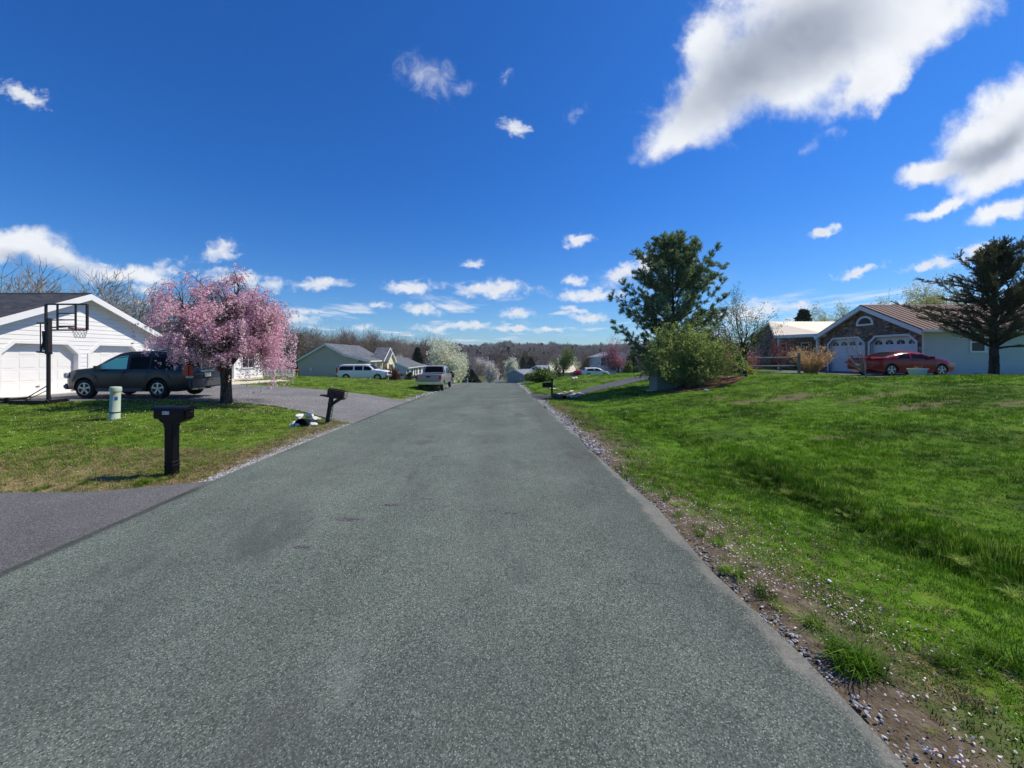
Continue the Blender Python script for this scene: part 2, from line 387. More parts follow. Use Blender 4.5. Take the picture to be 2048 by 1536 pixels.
def leaf(c1, c2, c3, sc=1.5, trans=.3):
    def f(nt, pos, obj):
        g = nt.nodes.new('ShaderNodeNewGeometry'); r = N(nt, g.outputs['Random Per Island'])
        n = noise(nt, pos, sc, 3)
        c = mix(nt, n.smooth(.35,.65), c1, c2); c = mix(nt, r.smooth(.55, 1.0)*.8, c, c3)
        return dict(c=scale_col(nt, c, r*.5+.72), trans=trans)
    return f
M['blossom_pink'] = mat('pink_blossom', leaf((.92,.50,.62), (.97,.68,.76), (.98,.88,.91), 2.0, .5), .7, .2)
M['blossom_white'] = mat('white_blossom', leaf((.58,.62,.40), (.80,.80,.64), (.93,.92,.86), 2.5, .35), .7, .2)
M['blossom_pale'] = mat('pale_blossom', leaf((.60,.56,.50), (.74,.70,.64), (.84,.82,.76), 2.5, .3), .7, .2)
M['leaf_shrub'] = mat('shrub_leaf', leaf((.20,.29,.055), (.33,.44,.10), (.52,.60,.22), 1.6, .55), .6, .3)
M['leaf_pine'] = mat('pine_needle', leaf((.11,.19,.085), (.19,.28,.12), (.34,.42,.21), 1.3, .4), .6, .25)
M['leaf_cedar'] = mat('cedar_needle', leaf((.058,.072,.034), (.10,.11,.050), (.17,.165,.08), 1.3, .35), .65, .25)
M['leaf_spruce'] = mat('dark_evergreen_needle', leaf((.012,.032,.014), (.026,.055,.022), (.05,.08,.03), 1.3, .1), .7, .2)
M['leaf_yellow'] = mat('new_yellow_leaf', leaf((.34,.36,.12), (.46,.46,.17), (.58,.56,.26), 1.5, .4), .6, .2)
M['leaf_fresh'] = mat('fresh_green_leaf', leaf((.10,.16,.03), (.17,.24,.045), (.28,.33,.08), 1.5, .35), .6, .2)
M['leaf_red'] = mat('red_bud_leaf', leaf((.16,.03,.035), (.25,.05,.06), (.36,.10,.10), 1.5, .3), .6, .2)
M['leaf_redbud'] = mat('dusky_pink_blossom', leaf((.34,.12,.17), (.46,.19,.25), (.60,.33,.38), 1.5, .3), .7, .2)
M['leaf_rust'] = mat('rust_leaf', leaf((.12,.045,.025), (.17,.065,.03), (.24,.11,.05), 3, .2), .7, .2)
M['straw'] = mat('ornamental_grass_straw', leaf((.52,.33,.15), (.70,.50,.26), (.84,.68,.42), 2.0, .35), .7, .2)
M['straw_red'] = mat('ornamental_grass_rust', leaf((.26,.11,.05), (.38,.18,.08), (.52,.30,.16), 2.0, .25), .7, .2)
M['twig_mass'] = mat('bare_twig', leaf((.21,.17,.15), (.28,.23,.20), (.35,.30,.26), .15, .1), .9, .1)
M['wood_dark'] = mat('weathered_dark_wood', bark((.022,.014,.012), (.085,.055,.042), 22), .8, .25)
M['wood_grey'] = mat('weathered_grey_wood', bark((.17,.15,.12), (.36,.32,.27), 18), .85, .2)
M['mulch'] = mat('mulch', two((.11,.050,.030), (.21,.10,.055), 20, .35, .65, 4, .5), .95, .1)
M['sign_green'] = mat('green_sign', (.006,.05,.035), .5, .3)
M['pedestal'] = mat('pale_green_plastic', weathered((.46,.54,.42), .12, 5), .55, .35)
M['cabinet'] = mat('utility_green_paint', weathered((.19,.225,.20), .1, 4), .55, .35)
M['sticker'] = mat('orange_sticker', (.75,.32,.04), .6, .3)
M['blue_sticker'] = mat('blue_sticker', (.04,.08,.4), .6, .3)
M['num_white'] = mat('number_white', (.82,.84,.88), .5, .3)
M['flag_stone'] = mat('flagstone', stone_fn((.40,.27,.17), (.52,.42,.28), (.30,.12,.07)), .85, .2)
M['barn_red'] = mat('red_roof', weathered((.36,.07,.045), .2), .7, .2)
M['hoop_orange'] = mat('hoop_orange', (.55,.12,.04), .5, .4)
M['net'] = mat('net_white', (.62,.62,.60), .8, .2)
M['patio_stone'] = mat('patio_stone', two((.55,.42,.30), (.72,.66,.58), 7, .4, .6), .85, .2)
M['yellow_flower'] = mat('yellow_flower', leaf((.70,.55,.03), (.8,.66,.05), (.25,.35,.05), 3, .2), .7, .2)
# ------------------------------------------------------------------ tagging and mesh helpers
def tag(o, label=None, cat=None, group=None, kind=None):
    if label: o['label'] = label
    if cat: o['category'] = cat
    if group: o['group'] = group
    if kind: o['kind'] = kind
    return o
def empty(name, loc, rz=0.0, label=None, cat=None, group=None, rx=0.0, ry=0.0):
    o = D.objects.new(name, None); COL.objects.link(o); o.location = loc; o.rotation_euler = (rx, ry, rz); o.empty_display_size = .2
    return tag(o, label, cat, group)
def link(name, me, mats, parent=None, smooth=False, sharp=None):
    for m in (mats if isinstance(mats, (list, tuple)) else [mats]): me.materials.append(m)
    if smooth:
        me.shade_smooth()
        if sharp: me.set_sharp_from_angle(angle=math.radians(sharp))
    o = D.objects.new(name, me); COL.objects.link(o)
    if parent: o.parent = parent
    return o
def mesh_np(name, V, Fq, mi=None):
    """V (n,3); Fq (m,k) array of faces with k corners, or a list of such arrays"""
    me = D.meshes.new(name); V = np.asarray(V, dtype=np.float32)
    Fs = [np.asarray(f, dtype=np.int32) for f in (Fq if isinstance(Fq, list) else [Fq]) if len(f)]
    me.vertices.add(len(V)); me.vertices.foreach_set('co', V.ravel())
    loops = np.concatenate([f.ravel() for f in Fs]); tot = np.concatenate([np.full(len(f), f.shape[1], dtype=np.int32) for f in Fs])
    st = np.concatenate([[0], np.cumsum(tot)[:-1]]).astype(np.int32)
    me.loops.add(len(loops)); me.loops.foreach_set('vertex_index', loops)
    me.polygons.add(len(tot)); me.polygons.foreach_set('loop_start', st); me.polygons.foreach_set('loop_total', tot)
    if mi is not None: me.polygons.foreach_set('material_index', np.asarray(mi, dtype=np.int32))
    me.update(calc_edges=True); return me
class MB:
    def __init__(s): s.v, s.f, s.m, s.k = [], [], [], 0
    def mat(s, k): s.k = k; return s
    def face(s, idx): s.f.append(list(idx)); s.m.append(s.k)
    def add(s, vs, fs):
        b = len(s.v); s.v += [tuple(v) for v in vs]
        for f in fs: s.face([b+i for i in f])
        return s
    def box(s, x0, x1, y0, y1, z0, z1):
        x0, x1 = min(x0, x1), max(x0, x1); y0, y1 = min(y0, y1), max(y0, y1); z0, z1 = min(z0, z1), max(z0, z1)
        return s.add([(x0,y0,z0),(x1,y0,z0),(x1,y1,z0),(x0,y1,z0),(x0,y0,z1),(x1,y0,z1),(x1,y1,z1),(x0,y1,z1)],
                     [(3,2,1,0),(4,5,6,7),(0,1,5,4),(1,2,6,5),(2,3,7,6),(3,0,4,7)])
    def cbox(s, c, sx, sy, sz): return s.box(c[0]-sx/2, c[0]+sx/2, c[1]-sy/2, c[1]+sy/2, c[2]-sz/2, c[2]+sz/2)
    def bar(s, p, q, w, h=None, up=(0,0,1)):
        p, q = Vector(p), Vector(q); d = (q-p).normalized(); u = Vector(up)
        if abs(d.dot(u)) > .98: u = Vector((0, 1, 0))
        a = d.cross(u).normalized()*w/2; b = a.cross(d).normalized()*(h or w)/2
        vs = [p-a-b, p+a-b, p+a+b, p-a+b, q-a-b, q+a-b, q+a+b, q-a+b]
        return s.add(vs, [(0,1,2,3),(7,6,5,4),(0,4,5,1),(1,5,6,2),(2,6,7,3),(3,7,4,0)])
    def tube(s, pts, rad, n=8, cap=True):
        pts = [Vector(p) for p in pts]; rad = rad if isinstance(rad, (list, tuple)) else [rad]*len(pts)
        b = len(s.v); pa = None
        for i, p in enumerate(pts):
            d = (pts[min(i+1, len(pts)-1)]-pts[max(i-1, 0)]).normalized()
            a = pa if pa is not None else (Vector((1,0,0)) if abs(d.x) < .9 else Vector((0,1,0)))
            a = (a - d*a.dot(d)).normalized(); pa = a; c = d.cross(a)
            for k in range(n):
                t = 2*PI*k/n; s.v.append(tuple(p + (a*math.cos(t)+c*math.sin(t))*rad[i]))
        for i in range(len(pts)-1):
            for k in range(n):
                k2 = (k+1) % n; s.face([b+i*n+k, b+i*n+k2, b+(i+1)*n+k2, b+(i+1)*n+k])
        if cap: s.face([b+k for k in range(n)][::-1]); s.face([b+(len(pts)-1)*n+k for k in range(n)])
        return s
    def lathe(s, prof, n=24, c=(0,0,0), axis='z', sx=1, sy=1):
        """prof: (radius, height) pairs"""
        b = len(s.v)
        for r, h in prof:
            for k in range(n):
                t = 2*PI*k/n; x, y = r*math.cos(t)*sx, r*math.sin(t)*sy
                p = (x, y, h) if axis == 'z' else ((h, x, y) if axis == 'x' else (y, h, x))
                s.v.append((p[0]+c[0], p[1]+c[1], p[2]+c[2]))
        for i in range(len(prof)-1):
            for k in range(n):
                k2 = (k+1) % n; s.face([b+i*n+k, b+i*n+k2, b+(i+1)*n+k2, b+(i+1)*n+k])
        s.face([b+k for k in range(n)][::-1]); s.face([b+(len(prof)-1)*n+k for k in range(n)])
        return s
    def prism(s, poly, a0, a1, axis='y'):
        """poly in the plane across `axis`, extruded from a0 to a1"""
        n = len(poly); b = len(s.v)
        for a in (a0, a1):
            for (u, w) in poly: s.v.append((u, a, w) if axis == 'y' else ((a, u, w) if axis == 'x' else (u, w, a)))
        s.face([b+i for i in range(n)]); s.face([b+n+i for i in range(n)][::-1])
        for i in range(n): j = (i+1) % n; s.face([b+i, b+n+i, b+n+j, b+j])
        return s
    def mesh(s, name, recalc=True, bevel=0.0):
        me = D.meshes.new(name); me.from_pydata(s.v, [], s.f); me.polygons.foreach_set('material_index', s.m)
        if recalc or bevel:
            bm = bmesh.new(); bm.from_mesh(me)
            if bevel: bmesh.ops.bevel(bm, geom=[e for e in bm.edges if e.calc_face_angle(0) > .6], offset=bevel, segments=2, affect='EDGES', clamp_overlap=True)
            bmesh.ops.recalc_face_normals(bm, faces=bm.faces); bm.to_mesh(me); bm.free()
        me.update(); return me
    def build(s, name, mats, parent=None, smooth=False, sharp=40, bevel=0.0, **kw):
        return link(name, s.mesh(name, True, bevel), mats, parent, smooth, sharp)
def copy_tree(o, parent=None):
    c = o.copy(); COL.objects.link(c)
    if parent: c.parent = parent
    for ch in list(o.children): copy_tree(ch, c)
    return c

# ------------------------------------------------------------------ the lie of the land
def RZ(y): return np.interp(y, [-10,0,7,13,17,22,27,39,47.5,60,80,110,200,400], [0,0,-.02,-.15,-.25,-.45,-.65,-1.0,-1.36,-2.6,-4.3,-6.4,-8,-5])
GX = np.array([-800,-200,-60,-35,-20,-15,-10,-7,-4.7,2.0,3.2,4.6,7,10,14,18,22,30,60,200,800.])
rows = {
-10: [.5,.5,.5,.5,.4,.3,.15,.05,0, 0,-.02,-.12,.12,.45,.9,1.2,1.3,1.4,1.8,2,2],
0:   [.5,.5,.5,.5,.4,.3,.15,.05,0, 0,-.02,-.12,.12,.45,.9,1.2,1.3,1.4,1.8,2,2],
5:   [.5,.5,.5,.5,.38,.3,.15,.04,0, 0,-.03,-.12,.13,.5,.95,1.22,1.3,1.4,1.8,2,2],
9:   [.5,.5,.5,.45,.38,.32,.15,.0,-.05, -.045,-.06,-.15,.12,.48,.95,1.25,1.3,1.35,1.8,2,2],
13:  [.5,.5,.5,.42,.37,.36,.22,.05,-.14, -.15,-.16,-.22,.06,.42,.95,1.30,1.3,1.3,1.7,2,2],
15.5:[.5,.5,.45,.4,.37,.35,.24,.03,-.19, -.21,-.22,-.27,.02,.40,.92,1.24,1.2,1.2,1.65,2,2],
17.3:[.5,.5,.45,.4,.36,.33,.2,.0,-.24, -.26,-.27,-.32,0,.36,.84,1.00,1.0,1.1,1.6,2,2],
20:  [.5,.5,.45,.4,.36,.3,.12,-.1,-.34, -.37,-.38,-.42,-.08,.3,.76,.92,.89,.89,1.3,2,2],
24:  [.5,.5,.4,.38,.33,.25,.03,-.2,-.5, -.53,-.55,-.58,-.25,.12,.66,.86,.87,.87,1.2,2,2],
30:  [.4,.4,.3,.3,.25,.12,-.15,-.45,-.72, -.75,-.78,-.80,-.5,-.13,.42,.8,.85,.86,1.2,2,2],
38:  [.3,.2,.1,.1,.0,-.2,-.48,-.72,-.95, -.98,-.9,-.65,-.28,-.02,.3,.6,.8,.9,1.2,2,2],
45:  [.3,.2,.0,-.1,-.75,-.95,-1.1,-1.2,-1.25, -1.26,-1.12,-.85,-.5,-.3,-.2,.0,.2,.4,.8,2,2],
50:  [.2,.0,-.2,-.5,-1.2,-1.35,-1.45,-1.5,-1.5, -1.55,-1.4,-1.2,-.9,-.75,-.6,-.4,-.2,.1,.5,1.5,2],
60:  [.0,-.5,-.7,-1.0,-1.7,-2.0,-2.3,-2.5,-2.6, -2.6,-2.5,-2.3,-2.0,-1.7,-1.4,-1.2,-1,-.5,0,1,2],
75:  [-.5,-1,-1.2,-1.7,-2.4,-2.7,-3.1,-3.6,-3.85, -3.85,-3.8,-3.6,-3,-2.6,-2.2,-1.9,-1.7,-1.5,-1,0,2],
100: [-1,-1.5,-2,-3,-4.2,-4.5,-5,-5.4,-5.65, -5.65,-5.6,-5.5,-5.2,-5,-4.8,-4.5,-4,-3.5,-2,0,2],
150: [-2,-3,-5,-6.5,-7,-7,-7,-7,-7, -7,-7,-7,-7,-7,-7,-7,-6.5,-6,-5,-2,0],
250: [2,-2,-8,-8,-8,-8,-8,-8,-8, -8,-8,-8,-8,-8,-8,-8,-8,-8,-7,-4,2],
400: [8,4,-3,-4,-4,-4,-4,-4,-4, -4,-4,-4,-4,-4,-4,-4,-4,-4,-4,0,8],
600: [12,10,6,5,5,5,5,5,5, 5,5,5,5,5,5,5,5,5,5,6,10],
900: [16]*21, 1600: [14]*21, 3500: [8]*21}
rows[-120] = rows[-10]
GY = np.array(sorted(rows)); GZ = np.array([rows[k] for k in GY], dtype=float)
def pchip(x, y, xn):
    """monotone cubic through the columns of y at x"""
    h = np.diff(x); dl = np.diff(y, axis=0)/h[:, None]; m = np.zeros_like(y)
    w1 = (2*h[1:]+h[:-1])[:, None]; w2 = (h[1:]+2*h[:-1])[:, None]
    same = dl[:-1]*dl[1:] > 0
    with np.errstate(all='ignore'):
        m[1:-1] = np.where(same, (w1+w2)/(w1/dl[:-1]+w2/dl[1:]), 0)
    m[0] = dl[0]; m[-1] = dl[-1]
    i = np.clip(np.searchsorted(x, xn)-1, 0, len(x)-2); t = ((xn-x[i])/h[i])[:, None]; hh = h[i][:, None]
    return (2*t**3-3*t**2+1)*y[i]+(t**3-2*t**2+t)*hh*m[i]+(-2*t**3+3*t**2)*y[i+1]+(t**3-t**2)*hh*m[i+1]
def axis_grid(segs):
    out = []
    for a, b, st in segs: out += list(np.arange(a, b-1e-6, st))
    return np.array(out + [segs[-1][1]])
AX = axis_grid([(-800,-200,60),(-200,-60,10),(-60,-30,2.5),(-30,-20,.8),(-20,-5.5,.4),(-5.5,-4.3,.15),(-4.3,1.7,.6),(1.7,8,.15),(8,24,.4),(24,60,2),(60,200,10),(200,800,60)])
AY = axis_grid([(-120,-10,10),(-10,0,1),(0,14,.2),(14,32,.4),(32,60,.8),(60,110,2.5),(110,300,8),(300,900,25),(900,3500,200)])
HZ = pchip(GY.astype(float), pchip(GX, GZ.T.copy(), AX).T.copy(), AY.astype(float))      # [y, x]
def H(x, y):
    x, y = np.asarray(x, float), np.asarray(y, float)
    i = np.clip(np.searchsorted(AX, x)-1, 0, len(AX)-2); j = np.clip(np.searchsorted(AY, y)-1, 0, len(AY)-2)
    u = (x-AX[i])/(AX[i+1]-AX[i]); v = (y-AY[j])/(AY[j+1]-AY[j])
    return HZ[j, i]*(1-u)*(1-v)+HZ[j, i+1]*u*(1-v)+HZ[j+1, i]*(1-u)*v+HZ[j+1, i+1]*u*v
def h(x, y): return float(H(x, y))
# small roughness of the turf, none under the road
RUG = np.zeros_like(HZ); XX, YY = np.meshgrid(AX, AY)
rng = np.random.default_rng(5)
def lump(X, Y, s, sd):
    r = np.random.default_rng(sd); o = 0
    for k in range(7):
        a = r.uniform(0, 2*PI); f = s*r.uniform(.6, 1.5); o = o + np.sin((X*math.cos(a)+Y*math.sin(a))*f + r.uniform(0, 6))
    return o/7
off = np.clip(np.maximum(XX-2.0, -4.9-XX)/.5, 0, 1)*np.clip((45-YY)/10, 0, 1)
RUG = (lump(XX, YY, 3.2, 1)*.045+lump(XX, YY, 1.1, 2)*.07)*off*np.where(XX > 5, 1.1, 1)
RUG += (-.11*np.exp(-((XX-4.55-.12*np.sin(YY*.7))/.22)**2)+.07*np.exp(-((XX-5.15-.12*np.sin(YY*.7))/.38)**2))*(YY < 16)*(YY > 0)
near_house = ((XX < -18.5)&(YY > 12)&(YY < 36)) | ((XX > 19.5)&(YY > 17))
RUG[near_house] *= .2
PADS = []
def on_drive(x, y):
    """true on the paved areas beside the road"""
    x, y = np.asarray(x), np.asarray(y); r = (x > -4.7) & (x < 2.0)
    for P_ in PADS:
        c = np.zeros(np.shape(x), bool); n = len(P_)
        for i in range(n):
            (x1, y1), (x2, y2) = P_[i], P_[(i+1) % n]
            if y1 == y2: continue
            c ^= ((y1 > y) != (y2 > y)) & (x < (x2-x1)*(y-y1)/(y2-y1)+x1)
        r = r | c
    return r
def strip(name, A, B, n, m, mt, dz, jit=0.0, seed=3, **kw):
    """a sheet laid on the land between two edge lines A and B (equal numbers of points); n across, m samples along"""
    A, B = np.array(A, float), np.array(B, float)
    def res(L):
        t = np.linspace(0, 1, len(L)); k = np.linspace(0, 1, m); return np.stack([np.interp(k, t, L[:, 0]), np.interp(k, t, L[:, 1])], 1)
    a, b = res(A), res(B); r = np.random.default_rng(seed)
    if jit:
        a = a + np.cumsum(r.normal(0, jit*.3, a.shape), 0)*0 + r.normal(0, jit, a.shape); b = b + r.normal(0, jit, b.shape)
    w = np.linspace(0, 1, n+1)[None, :, None]; g = a[:, None]*(1-w)+b[:, None]*w
    z = H(g[..., 0], g[..., 1]) + dz
    V = np.concatenate([g, z[..., None]], 2).reshape(-1, 3)
    i, j = np.meshgrid(np.arange(m-1), np.arange(n), indexing='ij'); q = (i*(n+1)+j).ravel()
    Fq = np.stack([q, q+1, q+n+2, q+n+1], 1)
    # a skirt down into the soil so that the sheet has an edge
    rim = list(range(0, n+1)) + [k*(n+1)+n for k in range(1, m)] + [(m-1)*(n+1)+k for k in range(n-1, -1, -1)] + [k*(n+1) for k in range(m-2, 0, -1)]
    low = V[rim].copy(); low[:, 2] -= .15; b0 = len(V); V = np.concatenate([V, low]); K = len(rim)
    sk = np.array([[rim[k], rim[(k+1) % K], b0+(k+1) % K, b0+k] for k in range(K)])
    me = mesh_np(name, V, [Fq, sk]); bm = bmesh.new(); bm.from_mesh(me); bmesh.ops.recalc_face_normals(bm, faces=bm.faces); bm.to_mesh(me); bm.free()
    PADS.append([tuple(p) for p in a]+[tuple(p) for p in b[::-1]])
    return tag(link(name, me, mt, smooth=True, sharp=30), **kw)
def G(px, py):
    """where the line of sight through a photograph pixel meets the land"""
    u, w = (px-CX)/F, (CY-py)/F
    ys = np.concatenate([np.arange(2.5, 60, .05), np.arange(60, 900, .5)])
    dlt = H(u*ys, ys) - (EYE + w*ys)
    k = np.argmax(dlt > 0)
    return float(u*ys[k]), float(ys[k]), float(H(u*ys[k], ys[k]))
def P(px, py, Y): return Vector(((px-CX)/F*Y, Y, EYE+(CY-py)/F*Y))
def HG(x, y):   # land with its roughness
    i = np.clip(np.searchsorted(AX, x)-1, 0, len(AX)-2); j = np.clip(np.searchsorted(AY, y)-1, 0, len(AY)-2)
    u = (x-AX[i])/(AX[i+1]-AX[i]); v = (y-AY[j])/(AY[j+1]-AY[j]); Z = HZ+RUG
    return Z[j, i]*(1-u)*(1-v)+Z[j, i+1]*u*(1-v)+Z[j+1, i]*(1-u)*v+Z[j+1, i+1]*u*v

# paved sheets
ry = np.concatenate([np.arange(-12, 60, .5), np.arange(60, 170, 4)])
rj = np.random.default_rng(9)
xr = 1.93+np.interp(ry, np.arange(-12, 180, 1.3), rj.normal(0, .045, len(np.arange(-12, 180, 1.3))))
xr = xr + np.where(ry > 30, -.0035*(ry-30), 0); xl = -4.55+np.where(ry > 30, -.006*(ry-30), 0)
strip('road', [(a, b) for a, b in zip(xl+0*ry, ry)], [(a, b) for a, b in zip(xr, ry)], 14, len(ry), M['road'], .035,
      label='grey green asphalt road running straight ahead and over a crest', cat='road', kind='structure')
strip('driveway_near', [(-26,-2),(-12,-2),(-7,-2),(-5.2,-2.2),(-4.54,-3)], [(-26,5.4),(-12,5.35),(-7.14,5.45),(-5.8,5.62),(-4.54,6.15)], 22, 60, M['drive_grey'], .022, .004,
      label='violet grey asphalt driveway mouth joining the road at the lower left', cat='driveway', kind='structure')
strip('driveway_garage', [(-19.3,13.2),(-16.5,13.6),(-13.5,14.35),(-10.7,14.6),(-8.3,14.25),(-6.15,13.0),(-5.0,12.2),(-4.54,11.9)],
      [(-19.3,22.3),(-17.2,23.0),(-14.4,22.7),(-12.0,22.2),(-9.5,21.6),(-7.0,20.7),(-5.4,20.2),(-4.54,20.3)], 24, 80, M['drive_light'], .022, .004,
      label='pale grey asphalt driveway spreading from the road to the white garage', cat='driveway', kind='structure')
strip('driveway_right', [(1.95,21.4),(2.6,22.2),(4.3,24.4),(7.0,27.3),(10.5,30.2),(16,33)], [(1.9,26.3),(2.8,25.6),(4.6,27.4),(7.2,30.4),(10.8,33.4),(16,36)], 10, 50, M['drive_dark'], .024, .004,
      label='narrow dark asphalt driveway climbing to the right behind the evergreen tree', cat='driveway', kind='structure')
strip('driveway_far', [(1.8,44.5),(4,44.8),(7,45.5),(10,46.5)], [(1.8,47),(4,47.4),(7,48.5),(10,49.6)], 6, 20, M['drive_dark'], .024,
      label='dark driveway mouth beyond the low green juniper', cat='driveway', kind='structure')
strip('driveway_house', [(19.2,19.6),(22,19.4),(25.2,19.3),(28,19.3)], [(19.0,30.0),(21,30.2),(24.9,30.2),(25.1,30.2)], 12, 24, M['drive_grey'], .022,
      label='asphalt pad under the red coupe in front of the stone garage', cat='driveway', kind='structure')
w1 = G(580, 764); w2 = G(556, 761.5)
strip('path', [G(556, 759.6)[:2], G(500, 763)[:2], G(430, 767)[:2]], [G(580, 762.2)[:2], G(500, 768)[:2], G(425, 772)[:2]], 3, 12, M['concrete'], .03,
      label='pale concrete walk curving from the pale driveway to the porch', cat='path', kind='structure')
# the land itself, sunk a little under every paved sheet
Zg = HZ+RUG
inside = on_drive(XX, YY)
Zg = np.where(inside, HZ-.03, Zg)
ny, nx = Zg.shape; V = np.stack([XX, YY, Zg], 2).reshape(-1, 3)
i, j = np.meshgrid(np.arange(ny-1), np.arange(nx-1), indexing='ij'); q = (i*nx+j).ravel()
tag(link('ground', mesh_np('ground', V, np.stack([q, q+1, q+nx+1, q+nx], 1)), M['ground'], smooth=True), 'spring lawns and banks on both sides of the road, reaching the far hills', 'ground', kind='structure')

# ------------------------------------------------------------------ scattering of uncountable things (one object each)
def scatter(name, pts, rot, scl, variants, label, cat):
    """pts (n,3), rot z, scl; picks one of the variant meshes at each point"""
    me = D.meshes.new(name+'_points'); n = len(pts); me.vertices.add(n)
    me.vertices.foreach_set('co', np.asarray(pts, np.float32).ravel())
    for nm, ty, arr in (('rz', 'FLOAT_VECTOR', rot), ('sc', 'FLOAT_VECTOR', scl)):
        at = me.attributes.new(nm, ty, 'POINT'); at.data.foreach_set('vector', np.asarray(arr, np.float32).ravel())
    me.update()
    src = D.collections.new(name+'_kinds')
    for k, (vm, mt) in enumerate(variants):
        vm.materials.append(mt) if not len(vm.materials) else None
        src.objects.link(D.objects.new(f'{name}_kind', vm))
    o = D.objects.new(name, me); COL.objects.link(o)
    ng = D.node_groups.new(name, 'GeometryNodeTree')
    ng.interface.new_socket('Geometry', in_out='INPUT', socket_type='NodeSocketGeometry'); ng.interface.new_socket('Geometry', in_out='OUTPUT', socket_type='NodeSocketGeometry')
    nd = ng.nodes.new; L = ng.links.new
    gi, go = nd('NodeGroupInput'), nd('NodeGroupOutput')
    ci = nd('GeometryNodeCollectionInfo'); ci.inputs['Collection'].default_value = src; ci.inputs['Separate Children'].default_value = True; ci.inputs['Reset Children'].default_value = True
    ip = nd('GeometryNodeInstanceOnPoints'); ip.inputs['Pick Instance'].default_value = True
    a1 = nd('GeometryNodeInputNamedAttribute'); a1.data_type = 'FLOAT_VECTOR'; a1.inputs['Name'].default_value = 'rz'
    a2 = nd('GeometryNodeInputNamedAttribute'); a2.data_type = 'FLOAT_VECTOR'; a2.inputs['Name'].default_value = 'sc'
    rv = nd('FunctionNodeRandomValue'); rv.data_type = 'INT'; rv.inputs[4].default_value = 0; rv.inputs[5].default_value = len(variants)-1
    L(gi.outputs[0], ip.inputs['Points']); L(ci.outputs[0], ip.inputs['Instance']); L(rv.outputs[2], ip.inputs['Instance Index'])
    L(a1.outputs[0], ip.inputs['Rotation']); L(a2.outputs[0], ip.inputs['Scale']); L(ip.outputs[0], go.inputs[0])
    o.modifiers.new('scatter', 'NODES').node_group = ng
    return tag(o, label, cat, kind='stuff')
def tuft(seed, n, rad, hgt, wid, lean=.5):
    r = np.random.default_rng(seed)
    a = r.uniform(0, 2*PI, n); q = rad*np.sqrt(r.uniform(0, 1, n)); b = np.stack([q*np.cos(a), q*np.sin(a), np.zeros(n)-.01], 1)
    th = r.uniform(0, 2*PI, n); ln = hgt*r.uniform(.55, 1.15, n); le = r.uniform(.05, lean, n)
    d = np.stack([np.cos(th), np.sin(th), np.zeros(n)], 1); s = np.stack([-np.sin(th), np.cos(th), np.zeros(n)], 1)*wid/2
    up = np.array([0, 0, 1.])
    m = b + d*(ln*le*.4)[:, None] + up*(ln*.6)[:, None]; t = b + d*(ln*le*1.15)[:, None] + up*(ln*(1-le*.35))[:, None]
    V = np.stack([b-s, b+s, m+s*.8, m-s*.8, t], 1).reshape(-1, 3); k = np.arange(n)*5
    return mesh_np('tuft', V, [np.stack([k, k+1, k+2, k+3], 1), np.stack([k+3, k+2, k+4], 1)])
def rock(seed, sub=1, s=(1, 1, .6), am=.25):
    bm = bmesh.new(); bmesh.ops.create_icosphere(bm, subdivisions=sub, radius=.5); r = random.Random(seed); o = Vector((r.random()*9, r.random()*9, r.random()*9))
    for v in bm.verts:
        k = 1+am*mnoise.noise(v.co*2.2+o)*2 + r.uniform(-am, am)*.4; v.co = Vector((v.co.x*s[0]*k, v.co.y*s[1]*k, v.co.z*s[2]*k))
    me = D.meshes.new('rock'); bm.to_mesh(me); bm.free(); return me
def spread(r, n, x0, x1, y0, y1, power=1.0):
    """points spread with density falling with distance down the road"""
    t = r.uniform(0, 1, n)**power; y = y0+(y1-y0)*t; x = r.uniform(x0, x1, n); return x, y
def rnd_rot(r, n, tilt=.15): return np.stack([r.normal(0, tilt, n), r.normal(0, tilt, n), r.uniform(0, 2*PI, n)], 1)
def in_view(x, y, m=60):
    px = CX+F*x/np.maximum(y, .1); return (px > -m) & (px < 2048+m) & (y > 1.0)
